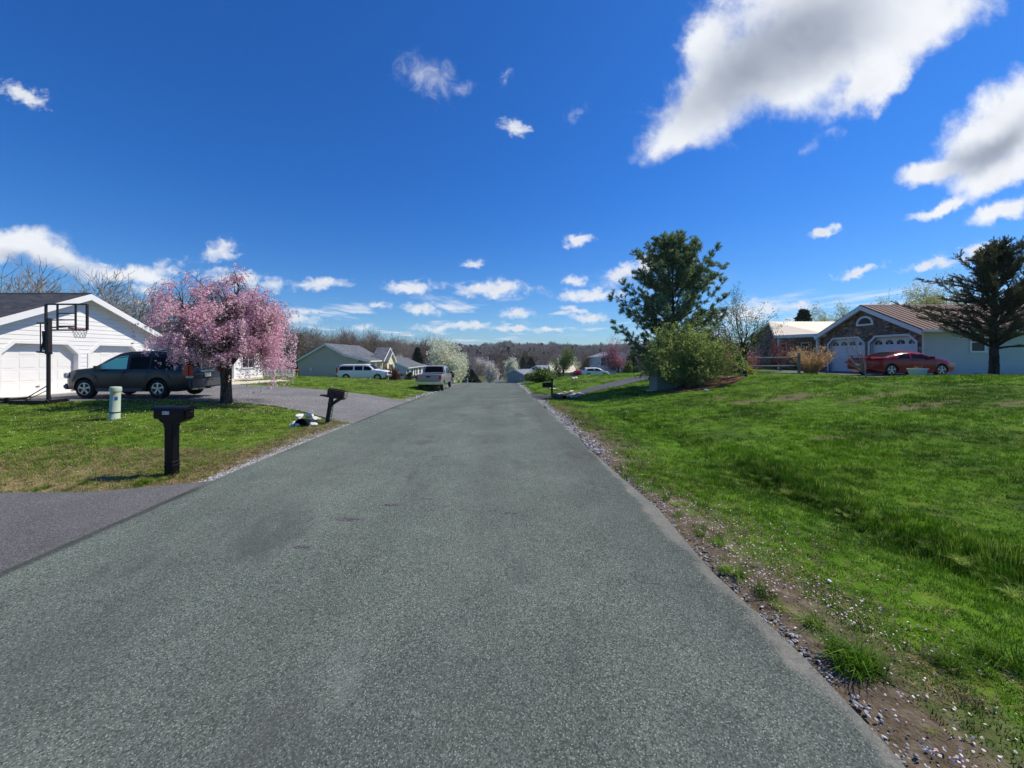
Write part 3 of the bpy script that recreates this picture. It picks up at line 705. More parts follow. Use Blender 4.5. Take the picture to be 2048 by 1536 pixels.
# ------------------------------------------------------------------ turf, petals, gravel
def turf():
    P_, R_, S_ = [], [], []
    r = np.random.default_rng(11)
    bands = [(1.5, 4.5, 330, 1.0), (4.5, 7.5, 170, 1.25), (7.5, 12, 75, 1.7), (12, 18, 34, 2.3), (18, 27, 15, 3.1), (27, 42, 6, 4.3), (42, 60, 2.2, 6)]
    for (y0, y1, den, sc) in bands:
        for side in (-1, 1):
            xa, xb = (2.05, min(1.45*y1+2.5, 32)) if side > 0 else (-min(1.4*y1+2, 32), -4.6)
            n = int((xb-xa)*(y1-y0)*den); x = r.uniform(xa, xb, n); y = r.uniform(y0, y1, n)
            k = in_view(x, y, 520) & ~on_drive(x, y) & ~((x > 24.9)&(y > 22.7)) & ~((x < -19.2)&(y > 13.3)&(y < 35)) & ~((x<-15.5)&(y>47.5))
            nz = lump(x, y, 5, 21)*.5+lump(x, y, 1.7, 22)*.5
            if side > 0: p = np.clip((x-2.1-.45*nz*2-.12)/.55, 0, 1)**1.4*.97+.03*(x > 2.25)
            else:
                p = np.clip((-4.75-x+nz*.5)/.7, 0.04, 1); st = (y < 13)*np.clip((7.0-.12*x*0-y+nz*2.2)/1.3, 0, 1)*.75; p = p*(1-st)
            p = p*np.clip(1.05+lump(x, y, 1.0, 31)*.7, .25, 1)
            for (qx, qy, ax_, ay_) in PATCH: p = p*np.clip(np.hypot((x-qx)/ax_, (y-qy)/ay_)*1.1-.35+nz*.6, .12, 1)
            k &= r.uniform(0, 1, n) < p; x, y, nz = x[k], y[k], nz[k]; m = len(x)
            hz = (1.0+.5*np.clip(lump(x, y, 1.3, 41)*2, -1, 1))*(1+.16*(sc-1))
            if side > 0: hz = hz*(1+1.1*np.exp(-((x-4.9-.25*nz)/.35)**2)*(y < 14)+.35*(x > 5)*np.clip(lump(x, y, 2.2, 51)*3, 0, 1))
            else: hz = hz*.8
            P_.append(np.stack([x, y, HG(x, y)-.005], 1)); R_.append(rnd_rot(r, m, .12)); w = sc*r.uniform(.8, 1.25, m)
            S_.append(np.stack([w, w, hz*r.uniform(.7, 1.2, m)], 1))
    P_, R_, S_ = map(np.concatenate, (P_, R_, S_)); print('turf', len(P_))
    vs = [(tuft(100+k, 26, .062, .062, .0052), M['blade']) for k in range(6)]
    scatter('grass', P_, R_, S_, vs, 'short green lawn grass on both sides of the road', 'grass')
turf()
def tall():
    pts, rot, sc = [], [], []; r = np.random.default_rng(12)
    spots = [(1530,1200,1.1),(1560,1225,1.2),(1600,1250,1.0),(1620,1262,1.0),(1685,1330,1.5),(1705,1345,1.6),(1720,1352,1.3),(1738,1372,1.2),(1760,1380,.9),(1860,1390,1.0),(1890,1410,1.1),(1835,1460,.6),(1875,1470,.5),
             (1990,1480,1.2),(2020,1500,1.3),(1950,1490,1.0),(1325,1000,1.0),(1350,1010,1.0),(1300,985,.9),(1450,1150,.9),(1480,1155,1.0),(1400,1075,.9),(1430,1085,1.0),(1405,1062,.8),(1350,1030,.7),
             (1215,880,.8),(1232,885,.9),(1250,905,.8),(1195,862,.7),(1290,955,.9),(1265,945,.8),(1660,1300,.8),(1920,1440,.8),(1780,1400,.7),(345,955,.7),(330,958,.8),(362,958,.7),(300,965,.6),(280,968,.7),(100,975,.8),(60,985,.8),(165,970,.8),(640,852,.6),(650,856,.7)]
    for px, py, s in spots:
        x, y, z = G(px, py)
        for _ in range(2 if px > 1100 else 3):
            pts.append((x+r.normal(0, .03), y+r.normal(0, .05), z-.01)); rot.append((r.normal(0, .2), r.normal(0, .2), r.uniform(0, 6.3))); s *= r.uniform(.55, .95); sc.append((s, s, s*r.uniform(.7, 1.1)))
    # rank growth along the bottom of the ditch and thin weeds on the bare strip
    for _ in range(420):
        y = 2.2+r.uniform(0, 1)**1.5*14; x = 4.9+.15*math.sin(y*1.7)+r.normal(0, .17)
        s = r.uniform(.35, .75); pts.append((x, y, h(x, y)-.01)); rot.append((r.normal(0, .2), r.normal(0, .2), r.uniform(0, 6.3))); sc.append((s, s, s*.8))
    for _ in range(900):
        y = 1.7+r.uniform(0, 1)**1.3*19; x = r.uniform(2.9, 13) if r.random() < .8 else 2.1+abs(r.normal(0, .4))
        if x < 2.5 and r.random() < .85: continue
        s = r.uniform(.2, .5); pts.append((x, y, h(x, y)-.01)); rot.append((r.normal(0, .2), r.normal(0, .2), r.uniform(0, 6.3))); sc.append((s, s, s*.9))
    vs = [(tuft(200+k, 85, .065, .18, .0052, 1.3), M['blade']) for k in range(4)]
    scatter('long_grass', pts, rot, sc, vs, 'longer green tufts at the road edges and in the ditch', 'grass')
    pts, rot, sc = [], [], []
    for _ in range(9000):
        if r.random() < .55: x, y = r.uniform(-9.5, -4.8), r.uniform(5.5, 8.2)
        elif r.random() < .5: x, y = -5.1+r.normal(0, .3), r.uniform(6, 12.5)
        else: x, y = 2.5+abs(r.normal(0, .5)), 2.2+r.uniform(0, 1)**1.4*16
        if on_drive(x, y): continue
        s = r.uniform(.5, 1.1)*(1+.05*y); pts.append((x, y, float(HG(x, y))-.004)); rot.append((r.normal(0, .5), r.normal(0, .5), r.uniform(0, 6.3))); sc.append((s, s, s*.7))
    vs = [(tuft(300+k, 14, .06, .05, .005, 1.6), M['dry_blade']) for k in range(4)]
    scatter('dry_grass', pts, rot, sc, vs, 'straw coloured dead grass along the lawn edges by the road', 'grass')
tall()
def stones():
    r = np.random.default_rng(13); pts, rot, sc = [], [], []
    def put(x, y, s, dz=.0):
        pts.append((x, y, h(x, y)+dz+s*.12)); rot.append((r.normal(0, .4), r.normal(0, .4), r.uniform(0, 6.3))); q = s*r.uniform(.7, 1.3); sc.append((q, q*r.uniform(.6, 1.1), q*.8))
    for _ in range(9500):     # left shoulder, from the black mailbox to the pale driveway
        t = r.random(); y = 5.9+6.2*t; w = .16+.5*np.interp(y, [5.9,7.5,9,11,12.2], [0,.35,.75,.95,.8])
        x = -4.62-abs(r.normal(0, 1))*w*.55+.05
        if x < -4.6-w*1.3: continue
        put(x, y, r.uniform(.018, .042), .0)
    for _ in range(2500):
        y = r.uniform(20, 46); x = -4.7-abs(r.normal(0, .28)); put(x, y, r.uniform(.05, .10))
    for _ in range(3600):     # right shoulder, in patches
        y = 1.6+r.random()**1.6*20
        if r.random() > .35+.65*(math.sin(y*2.4)+math.sin(y*5.1+1) > .2) : continue
        x = 1.98+abs(r.normal(0, .13)); put(x, y, r.uniform(.010, .024)*(1+.06*y), -.0)
    for _ in range(4500):
        y = r.uniform(8, 46); 
        if 21 < y < 26.5: continue
        x = 1.97+abs(r.normal(0, .22)); put(x, y, r.uniform(.03, .055)*(1+.02*y))
    vs = [(rock(k+40), M['gravel']) for k in range(5)]
    scatter('gravel', pts, rot, sc, vs, 'grey and white crushed stone along both road shoulders', 'gravel')
    pts, rot, sc = [], [], []
    for _ in range(4200):
        y = 1.6+r.random()**1.8*9; x = 2.15+abs(r.normal(0, .55))
        if math.sin(y*3.1+x*4)+math.sin(y*1.3+2) < -.3 and r.random() < .8: continue
        s = r.uniform(.009, .020); pts.append((x, y, float(HG(x, y))+.006+abs(r.normal(0, .012)))); rot.append((r.normal(0, .5), r.normal(0, .5), r.uniform(0, 6.3))); sc.append((s, s*.8, s*.25))
    for _ in range(700):
        y = 1.6+r.random()**1.3*20; x = r.uniform(2.2, 12); s = r.uniform(.008, .016)*(1+.05*y)
        pts.append((x, y, float(HG(x, y))+.03+abs(r.normal(0, .015)))); rot.append((r.normal(0, .8), r.normal(0, .8), r.uniform(0, 6.3))); sc.append((s, s*.7, s*.2))
    for _ in range(2600):
        x, y = r.normal(-10.2, 2.6), r.normal(14.6, 2.6); s = r.uniform(.015, .03)
        pts.append((x, y, float(HG(x, y))+.04)); rot.append((r.normal(0, .8), r.normal(0, .8), r.uniform(0, 6.3))); sc.append((s, s*.7, s*.2))
    vs = [(rock(k+60, 1, (1, 1, .5), .15), M['petal']) for k in range(2)]
    scatter('fallen_petals', pts, rot, sc, vs, 'white and pink petals strewn over the bare strip and lawns', 'petals')
stones()
# ------------------------------------------------------------------ trees and shrubs
def segs_mesh(name, S, k=4):
    """S rows: p0(3) p1(3) r0 r1 -> tapered k-sided prisms"""
    S = np.asarray(S, float); p0, p1, r0, r1 = S[:, :3], S[:, 3:6], S[:, 6], S[:, 7]
    d = p1-p0; L = np.linalg.norm(d, axis=1)+1e-9; d = d/L[:, None]
    a = np.where(np.abs(d[:, 2:3]) < .9, np.array([[0, 0, 1.]]), np.array([[1., 0, 0]])); a = np.cross(d, a); a /= np.linalg.norm(a, axis=1)[:, None]; b = np.cross(d, a)
    V = []
    for (p, r) in ((p0-d*r0[:, None]*.3, r0), (p1, r1)):
        for j in range(k):
            t = 2*PI*j/k; V.append(p+(a*math.cos(t)+b*math.sin(t))*r[:, None])
    V = np.stack(V, 1).reshape(-1, 3); n = len(S); base = np.arange(n)[:, None]*2*k
    Fq = np.concatenate([np.concatenate([base+j, base+(j+1) % k, base+k+(j+1) % k, base+k+j], 1) for j in range(k)])
    return mesh_np(name, V, Fq)
def leaves_mesh(name, C, size, r, stretch=1.6, tri=False, dirs=None, curl=0):
    """a small two-sided leaf at each centre, each an island of its own"""
    n = len(C); C = np.asarray(C, float)
    u = r.normal(0, 1, (n, 3)) if dirs is None else dirs+r.normal(0, .35, (n, 3)); u /= np.linalg.norm(u, axis=1)[:, None]
    v = r.normal(0, 1, (n, 3)); v -= u*(u*v).sum(1)[:, None]; v /= np.linalg.norm(v, axis=1)[:, None]
    s = (size*r.uniform(.6, 1.35, n))[:, None]
    V = np.stack([C-u*s*stretch/2, C+v*s*.45, C+u*s*stretch/2, C-v*s*.45], 1).reshape(-1, 3)
    k = np.arange(n)*4
    return mesh_np(name, V, np.stack([k, k+1, k+2, k+3], 1))
def unit(v): v = np.asarray(v, float); return v/(np.linalg.norm(v)+1e-9)
def grow(r, p, d, L, rad, lev, S, tips, o, nseg=4):
    """recursive limb. o: dict of habit"""
    p = np.array(p, float); d = unit(d); step = L/nseg; rr = rad; pts = [(p.copy(), rad)]
    end = rad*o.get('taper', .55)
    for i in range(nseg):
        d = unit(d + r.normal(0, o['wob'], 3) + np.array([0, 0, o['up']*(1 if lev < o['lev'] else .6)]) + np.array([0, 0, -o.get('droop', 0)*(o['lev']-lev+1)]))
        q = p+d*step; r1 = rad+(end-rad)*(i+1)/nseg
        S.append((*p, *q, rr, r1)); p, rr = q, r1; pts.append((p.copy(), r1))
        if lev <= o.get('leaf_lev', 1): tips.append((*p, *d))
    if lev <= 0: return
    nch = o['n'] if isinstance(o['n'], int) else o['n'][o['lev']-lev]
    for c in range(nch):
        t = r.uniform(o.get('t0', .35), 1.0) if c else 1.0
        i = min(int(t*nseg), nseg); q, qr = pts[i]
        ang = math.radians(r.uniform(*o['ang'])) * (.55 if c == 0 else 1)
        ax = unit(np.cross(d, r.normal(0, 1, 3))); nd = d*math.cos(ang)+ax*math.sin(ang)
        grow(r, q, nd, L*r.uniform(*o['rat']), max(qr*o.get('rr', .68), .0035*o.get('minr', 1)), lev-1, S, tips, o, max(2, nseg-1))
def bare_tree_data(seed, H_=10.0, lev=5, n=(4,4,3,3,3), trunk=.25, spreadang=(22,48), minr=2.2, split=1):
    r = np.random.default_rng(seed); S, T = [], []
    o = dict(lev=lev, n=list(n), ang=spreadang, rat=(.58, .82), wob=.13, up=.07, t0=.35, rr=.66, minr=minr, leaf_lev=1)
    grow(r, (0, 0, -.3), (r.normal(0, .05), r.normal(0, .05), 1), H_*.30, H_*.017+trunk*.3, lev, S, T, o, 5)
    S = np.array(S); T = np.array(T); k = H_/max(S[:, 5].max(), .1); S[:, :6] *= k; S[:, 6:] *= 1.0; T[:, :3] *= k
    return S, T
def split_seg(S, rcut):
    big = S[:, 6] > rcut; return S[big], S[~big]
def tree(name, loc, S, T, mats, leafm=None, nleaf=0, size=.05, seed=1, rcut=.05, spread_=.12, label=None, cat='tree', group=None, rz=0, crown_name='crown', stretch=1.6, dirs=False, k_thin=3):
    """trunk and crown (twigs and leaves) under one Empty"""
    e = empty(name, loc, rz, label, cat, group)
    big_, thin = split_seg(S, rcut)
    link('trunk', segs_mesh('trunk', big_, 7), mats[0], e, smooth=True)
    r = np.random.default_rng(seed+77)
    mt = segs_mesh('twigs', thin, k_thin)
    if leafm is not None and nleaf:
        idx = r.integers(0, len(T), nleaf); C = T[idx, :3]+r.normal(0, spread_, (nleaf, 3))
        lm = leaves_mesh('leaves', C, size, r, stretch, dirs=T[idx, 3:] if dirs else None)
        nv = len(mt.vertices); V = np.empty(nv*3, np.float32); mt.vertices.foreach_get('co', V); V2 = np.empty(len(lm.vertices)*3, np.float32); lm.vertices.foreach_get('co', V2)
        n1, n2 = len(mt.polygons), len(lm.polygons)
        f1 = np.empty(n1*4, np.int32); mt.loops.foreach_get('vertex_index', f1); f2 = np.empty(n2*4, np.int32); lm.loops.foreach_get('vertex_index', f2)
        me = mesh_np(crown_name, np.concatenate([V, V2]).reshape(-1, 3), np.concatenate([f1, f2+nv]).reshape(-1, 4), [0]*n1+[1]*n2)
        D.meshes.remove(mt); D.meshes.remove(lm)
        link(crown_name, me, [mats[-1], leafm], e)
    else: link(crown_name, mt, mats[-1], e)
    return e

# --- the weeping cherry
def cherry():
    r = np.random.default_rng(4); S, T = [], []
    x, y, z = G(452, 806)
    ht = 1.35
    tr = [(0,0,-.2,.26),(0.01,0,.15,.205),(0,0.01,.7,.18),(.0,.0,ht,.19)]
    for a, b in zip(tr[:-1], tr[1:]): S.append((*a[:3], *b[:3], a[3], b[3]))
    def limb(p, d, L, rad, up, nseg=9, arch=1.0):
        p = np.array(p, float); d = unit(d); pts = [p.copy()]; st = L/nseg
        for i in range(nseg):
            t = i/nseg; d = unit(d+np.array([0, 0, up*(1-t*1.9)*.22*arch])+r.normal(0, .09, 3)); q = p+d*st
            S.append((*p, *q, rad*(1-t*.75), rad*(1-(t+1/nseg)*.75))); p = q; pts.append(p.copy())
        return pts, d
    hang = []
    mains = [((-.9,-.1,.75),2.7,.10,1.0),((-.45,.3,1.1),3.0,.09,1.5),((.2,.1,1.3),2.5,.09,1.3),((.8,-.2,.85),2.6,.10,1.1),((.6,.6,.8),2.5,.08,1.0),((-.3,-.8,.8),2.1,.08,1.0),((-.7,.5,.55),2.5,.08,.9),((.35,-.8,.9),2.1,.08,1.0),((-.38,.0,1.6),3.3,.09,1.2),((.95,.25,.6),2.5,.07,.9),((-1,.1,.35),2.3,.07,.8)]
    for d, L, rad, up in mains:
        pts, de = limb((0, 0, ht-.1), d, L, rad, up)
        for i in range(3, len(pts)):
            for _ in range(3):
                a = r.uniform(0, 2*PI); dd = unit(de*.5+np.array([math.cos(a), math.sin(a), r.uniform(.1, .9)]))
                p2, d2 = limb(pts[i], dd, r.uniform(.5, 1.15), .022, .6, 5, 1.2)
                hang += [(q, unit(q-pts[0]*0+np.array([0,0,0]))) for q in p2[2:]]
        hang += [(q, de) for q in pts[4:]]
    # weeping shoots
    B = []
    cx = np.array([0, 0, 0.])
    for q, _ in hang:
        for _ in range(3):
            out = unit(np.array([q[0], q[1], 0])+r.normal(0, .6, 3)*np.array([1, 1, 0])); d = unit(out*.8+np.array([0, 0, r.uniform(-.2, .9)]))
            p = q+r.normal(0, .04, 3); rad = .0042; rad_ = np.hypot(q[0], q[1]); low = r.uniform(.35, 1.2) if q[0] > 1.0 else (r.uniform(.95, 1.6) if q[0] < -1.7 else (r.uniform(1.5, 2.1) if q[0] < -.5 else r.uniform(1.2, 2.0)))
            n = int(r.uniform(9, 38) if np.hypot(q[0], q[1]) > 1.35 else r.uniform(6, 20))
            for k in range(n):
                d = unit(d+np.array([0, 0, -.34])+r.normal(0, .10, 3)); s = p+d*.12
                if s[2] < low: break
                S.append((*p, *s, rad, rad*.93)); rad *= .93
                if k > 0:
                    for _ in range(2): B.append(p+(s-p)*r.random()+r.normal(0, .022, 3))
                p = s
    S = np.array(S); B = np.array(B); S[:, [0, 1, 3, 4]] *= .93; B[:, :2] *= .93
    big_, thin = split_seg(S, .03)
    e = empty('cherry_tree', (x, y, z), 0, 'weeping cherry covered in pink blossom on the left lawn beside the pale driveway', 'tree')
    link('trunk', segs_mesh('trunk', big_, 10), M['bark_cherry'], e, smooth=True)
    link('twig', segs_mesh('twig', thin, 3), M['bark_cherry'], e)
    keep = r.uniform(0, 1, len(B)) < np.where(lump(B[:, 0]*1.0+B[:, 1], B[:, 2], 5.2, 8) > -.06, 1.0, .12); B = B[keep]
    tgt = 118000; idx = r.integers(0, len(B), tgt); C = B[idx]+r.normal(0, .022, (tgt, 3)); print('cherry', len(S), len(B))
    link('blossom', leaves_mesh('blossom', C, .047, r, 1.1), M['blossom_pink'], e)
    return e
cherry()

# --- white pine with needle tufts
def needle_bursts(name, T, r, n=12, L=.13, w=.014, up=.25):
    m = len(T); P0 = np.repeat(T[:, :3], n, 0); d = np.repeat(T[:, 3:], n, 0)*.8+r.normal(0, .62, (m*n, 3))+np.array([0, 0, up]); d /= np.linalg.norm(d, axis=1)[:, None]
    l = (L*r.uniform(.7, 1.25, m*n))[:, None]; s = np.cross(d, r.normal(0, 1, (m*n, 3))); s /= np.linalg.norm(s, axis=1)[:, None]
    V = np.stack([P0-s*w*.5, P0+s*w*.5, P0+d*l+s*w*.35, P0+d*l-s*w*.35], 1).reshape(-1, 3); k = np.arange(m*n)*4
    return mesh_np(name, V, np.stack([k, k+1, k+2, k+3], 1))
def pine():
    r = np.random.default_rng(21); S, T = [], []; x, y, z = G(1352, 779); y += 4.2; x = (1346-CX)/F*y; z = h(x, y); HT = EYE+(CY-482)/F*y-z
    n = 16
    for i in range(n): S.append((0.04*math.sin(i), 0, HT*i/n*.97, 0.04*math.sin(i+1), 0, HT*(i+1)/n*.97, .17*(1-i/n)+.012, .17*(1-(i+1)/n)+.012))
    prof = lambda t: np.interp(t, [0,.08,.3,.5,.7,.85,1.0], [2.6,3.9,3.9,3.5,2.8,1.8,.6])
    for w in range(21):
        t = .07+.92*w/20; hz = HT*t*.96; nb_ = r.integers(6, 9); a0 = r.uniform(0, 6.3)
        for b in range(nb_):
            a = a0+2*PI*b/nb_+r.normal(0, .2); L = prof(t)*r.uniform(.45, 1.15); el = .18+t*.55+r.normal(0, .12)
            if math.cos(a) > .55 and .45 < t < .85 : L *= 1.04
            if math.cos(a) < -.5 and .15 < t < .75: L *= 1.1
            d = np.array([math.cos(a)*math.cos(el), math.sin(a)*math.cos(el), math.sin(el)]); p = np.array([0, 0, hz]); ns = 7; st = L/ns
            for k in range(ns):
                d = unit(d+np.array([0, 0, .05])+r.normal(0, .07, 3)); q = p+d*st; S.append((*p, *q, .035*(1-k/ns)*(1-t*.5)+.008, .035*(1-(k+1)/ns)*(1-t*.5)+.008))
                if k >= 2:
                    for _ in range(4 if k < ns-1 else 6):
                        sd = unit(d+r.normal(0, .75, 3)+np.array([0, 0, .25])); l = r.uniform(.16, .42); e = q+sd*l; S.append((*q, *e, .009, .006)); T.append((*e, *sd)); T.append((*(q+sd*l*.6), *sd))
                p = q
            T.append((*p, *d))
    S, T = np.array(S), np.array(T); print('pine', len(T), HT)
    e = empty('pine_tree', (x, y, z), 0, 'tall blue green pine behind the round green shrub right of the road', 'tree')
    a, b = split_seg(S, .04)
    link('trunk', segs_mesh('trunk', a, 8), M['bark_dark'], e, smooth=True); link('branch', segs_mesh('branch', b, 4), M['bark_dark'], e)
    link('crown', needle_bursts('crown', T, r, 20, .18, .024), M['leaf_pine'], e)
pine()
# --- the dark open conifer in front of the grey siding
def cedar():
    r = np.random.default_rng(33); S, T = [], []; y = 17.6; x = (1988-CX)/F*y; z = h(x, y)
    n = 14; HT = EYE+(CY-500)/F*y-z
    for i in range(n): S.append((0, 0, -.1+HT*i/n*.93, 0.03*math.sin(i), 0, -.1+HT*(i+1)/n*.93, .17*(1-i/n)**.8+.012, .17*(1-(i+1)/n)**.8+.012))
    def br(p, a, el, L, rad):
        d = np.array([math.cos(a)*math.cos(el), math.sin(a)*math.cos(el), math.sin(el)]); ns = 9; st = L/ns
        for k in range(ns):
            d = unit(d+np.array([0, 0, .012])+r.normal(0, .10, 3)); q = p+d*st; S.append((*p, *q, rad*(1-k/ns)+.006, rad*(1-(k+1)/ns)+.006))
            if k >= 1:
                for _ in range(4):
                    sd = unit(d*.9+r.normal(0, .55, 3)*np.array([1, 1, .35])+np.array([0, 0, .12])); l = r.uniform(.25, .62)*(1-k/ns*.45); e = q+sd*l
                    S.append((*q, *e, .009, .005))
                    for t in np.linspace(.12, 1, 7): T.append((*(q+sd*l*t), *sd))
            T.append((*q, *d)); T.append((*((p+q)/2), *d)); p = q
    prof = lambda t: np.interp(t, [0,.25,.45,.65,.85,1.0], [1.5,3.05,2.9,2.35,1.45,.7])
    for w in range(25):
        t = .27+.70*w/24; nb_ = r.integers(3, 5); a0 = r.uniform(0, 6.3)
        for b in range(nb_):
            a = a0+2*PI*b/nb_+r.normal(0, .25); br(np.array([0, 0, HT*t*.95-.1]), a, .26+t*.72+r.normal(0, .22), prof(t)*r.uniform(.5, 1.2), .045*(1-t*.6))
    # the second leader
    for k in range(6): br(np.array([.35, .1, HT*.42]), r.uniform(-.8, .8), 1.12+r.normal(0, .1), r.uniform(2.8, 3.7), .05)
    for a, el, L in ((.1,.42,2.6),(3.0,.5,1.2),(.3,.55,3.0),(-.4,.3,2.4)): br(np.array([0, 0, 1.35]), a, el, L, .05)
    S, T = np.array(S), np.array(T); print('cedar', len(T), HT)
    e = empty('cedar_tree', (x, y, z), 0, 'dark open branched conifer standing before the grey siding wall at right edge', 'tree')
    a, b = split_seg(S, .055)
    link('trunk', segs_mesh('trunk', a, 9), M['bark_dark'], e, smooth=True); link('branch', segs_mesh('branch', b, 3), M['bark_dark'], e)
    link('crown', needle_bursts('crown', T, r, 6, .07, .015, .15), M['leaf_cedar'], e)
cedar()
# --- shrubs
gz = lambda px, Y: ((px-CX)/F*Y, Y, h((px-CX)/F*Y, Y))
def shrub(name, loc, rx, ry_, hz, nst, leafm, nleaf, size, seed, label, group=None, flat=1.0, woody='bark_brown', low=.03, cat='shrub', top=None, stretch=1.5):
    r = np.random.default_rng(seed); S, T = [], []
    for s_ in range(nst):
        a = r.uniform(0, 2*PI); q = math.sqrt(r.random()); tgt = np.array([rx*q*math.cos(a), ry_*q*math.sin(a), hz*(low+(.99-low)*(1-q**3.0)**.5*r.uniform(.35, 1.0))*(1 if top is None else top(q*math.cos(a)))])
        if cat == 'shrub': ir = 1+.20*math.sin(3*a+seed)+.12*math.sin(7*a+seed*2)+r.normal(0, .07); tgt[:2] *= ir; tgt[2] *= (1+.13*math.sin(5*a+seed)*q+r.normal(0, .07))
        p = np.array([tgt[0]*.12, tgt[1]*.12, 0]); ns = 6; c = tgt*np.array([.45, .45, .7])
        for k in range(ns):
            t = (k+1)/ns; q_ = (1-t)**2*p*0+2*t*(1-t)*c+t*t*tgt+r.normal(0, .04*hz, 3)*(.3+t*.4); p0 = p if k == 0 else pr
            S.append((*p0, *q_, .014*(1-k/ns)+.004, .014*(1-t)+.004)); pr = q_
            if k >= 2:
                for _ in range(3):
                    sd = unit(r.normal(0, 1, 3)+np.array([0, 0, .5])+unit(q_)*.6); l = r.uniform(.10, .26)*hz/2.2; e = q_+sd*l; S.append((*q_, *e, .005, .003))
                    for u in (.3, .6, .8, 1.0): T.append((*(q_+sd*l*u), *sd))
    S, T = np.array(S), np.array(T); e = empty(name, loc, 0, label, cat, group)
    link('stem', segs_mesh('stem', S, 3), M[woody], e)
    i = r.integers(0, len(T), nleaf); C = T[i, :3]+r.normal(0, size*.75, (nleaf, 3)); C[:, 2] = np.maximum(C[:, 2], .02)
    link('foliage', leaves_mesh('foliage', C, size, r, stretch), M[leafm], e)
    return e
x, y, z = G(1366, 778); y += .7; x = (1366-CX)/F*y
shrub('green_shrub', (x, y, h(x, y)), 2.35, 2.0, 3.45, 760, 'leaf_shrub', 105000, .046, 3, 'large rounded light green shrub behind the metal utility cabinet', low=.10)
y = 41.5; x = (1082-CX)/F*y
shrub('juniper_shrub', (x, y, h(x, y)), 1.9, 1.5, 1.35, 130, 'leaf_fresh', 6000, .13, 5, 'low spreading yellow green juniper beyond the right mailbox', woody='bark_dark')
shrub('rust_shrub', gz(785, 50), 1.4, 1.0, 1.9, 60, 'leaf_rust', 3500, .12, 6, 'rounded rust brown bush at the corner of the taupe house', woody='bark_dark')
shrub('clipped_shrub', ((819-CX)/F*72, 72, h((819-CX)/F*72, 72)), 1.0, .8, 1.5, 40, 'leaf_spruce', 1600, .14, 7, 'small dark shrub against the pale blue house front', woody='bark_dark')
shrub('yew_shrub', ((1255-CX)/F*62, 62, h((1255-CX)/F*62, 62)), 1.0, .9, 2.6, 50, 'leaf_fresh', 2200, .16, 8, 'small fresh green shrub at the foot of the tall pale blue house', woody='bark_dark')
# --- ornamental grasses by the rail fence
def plume_grass(loc, rad, hz, n, m, seed, label, group):
    r = np.random.default_rng(seed); S = []; C = []
    for _ in range(n):
        a = r.uniform(0, 2*PI); q = math.sqrt(r.random())*.35*rad; b = np.array([q*math.cos(a), q*math.sin(a), 0]); l = hz*r.uniform(.45, 1.08); ln = r.uniform(.1, .75)*rad/hz*1.5
        p = b; d = unit(np.array([math.cos(a)*ln, math.sin(a)*ln, 1])); ns = 5
        for k in range(ns):
            d = unit(d+np.array([math.cos(a)*.05, math.sin(a)*.05, -.04*k*ln])+r.normal(0, .04, 3)); q2 = p+d*l/ns; S.append((*p, *q2, .0045, .0035)); p = q2
            C.append((*(p), *d))
    e = empty('ornamental_grass', loc, 0, label, 'ornamental grass', group)
    link('stalk', segs_mesh('stalk', S, 3), M[m], e)
    C = np.array(C); i = r.integers(0, len(C), n*8)
    link('blade', leaves_mesh('blade', C[i, :3]+r.normal(0, .04, (len(i), 3)), .03, r, 6.0, dirs=C[i, 3:]), M[m], e)
plume_grass(gz(1622, 24.8), .92, 1.75, 520, 'straw', 1, 'tan dried ornamental grass clump right of the rail fence', 'dried ornamental grasses by the rail fence')
plume_grass(gz(1474, 27), .95, 1.35, 420, 'straw_red', 2, 'rust coloured dried ornamental grass clump left of the rail fence', 'dried ornamental grasses by the rail fence')
shrub('daffodils', gz(1498, 25.3), .35, .3, .55, 30, 'yellow_flower', 500, .04, 9, 'yellow daffodil clump by the left post of the rail fence', woody='leaf_fresh', cat='flowers')

# --- the young leafing maple between pine and stone house
def small_tree(name, px, Y, top_py, seed, label, leafm, nleaf, size, trunk_r=.09, lev=4, n=(5,4,3,2), ang=(18,45), barkm='bark_brown', spread_=.1, minr=1.6, start=.14, group=None, k=3):
    x, y, z = gz(px, Y); HT = EYE+(CY-top_py)/F*Y-z
    r = np.random.default_rng(seed); S, T = [], []
    o = dict(lev=lev, n=list(n), ang=ang, rat=(.62, .85), wob=.10, up=.10, t0=.25, rr=.62, minr=minr, leaf_lev=1)
    grow(r, (0, 0, -.15), (0, 0, 1), HT*start+.15, trunk_r, lev, S, T, o, 3)
    S, T = np.array(S), np.array(T); kf = HT/S[:, 5].max(); S[:, :6] *= kf; T[:, :3] *= kf
    return tree(name, (x, y, z), S, T, [M[barkm], M[barkm]], M[leafm] if leafm else None, nleaf, size, seed, trunk_r*.35, spread_, label, group=group, k_thin=k)
small_tree('maple_tree', 1492, 23.5, 568, 8, 'thin maple with sparse new leaves between the pine and the stone house', 'leaf_fresh', 4200, .05, .14, 4, (6,4,3,3), (14,44), minr=2.6, barkm='bark_dark')
small_tree('redbud_tree', 1562, 29, 655, 15, 'small dusky red tree in front of the stone house porch', 'leaf_red', 1500, .055, .06, 4, (5,4,3,3), (20,50), start=.12)
small_tree('sapling', 1733, 17.6, 634, 12, 'slender sapling with red buds on the lawn before the garage doors', 'leaf_red', 240, .028, .034, 4, (4,4,3,2), (15,42), start=.25, barkm='bark_grey', minr=1.0)
small_tree('flowering_tree', 1238, 52, 668, 18, 'pink flowering tree in front of the tall pale blue house', 'leaf_redbud', 5000, .10, .13, 4, (5,4,4,3), (25,55), barkm='bark_dark', spread_=.3, start=.2)
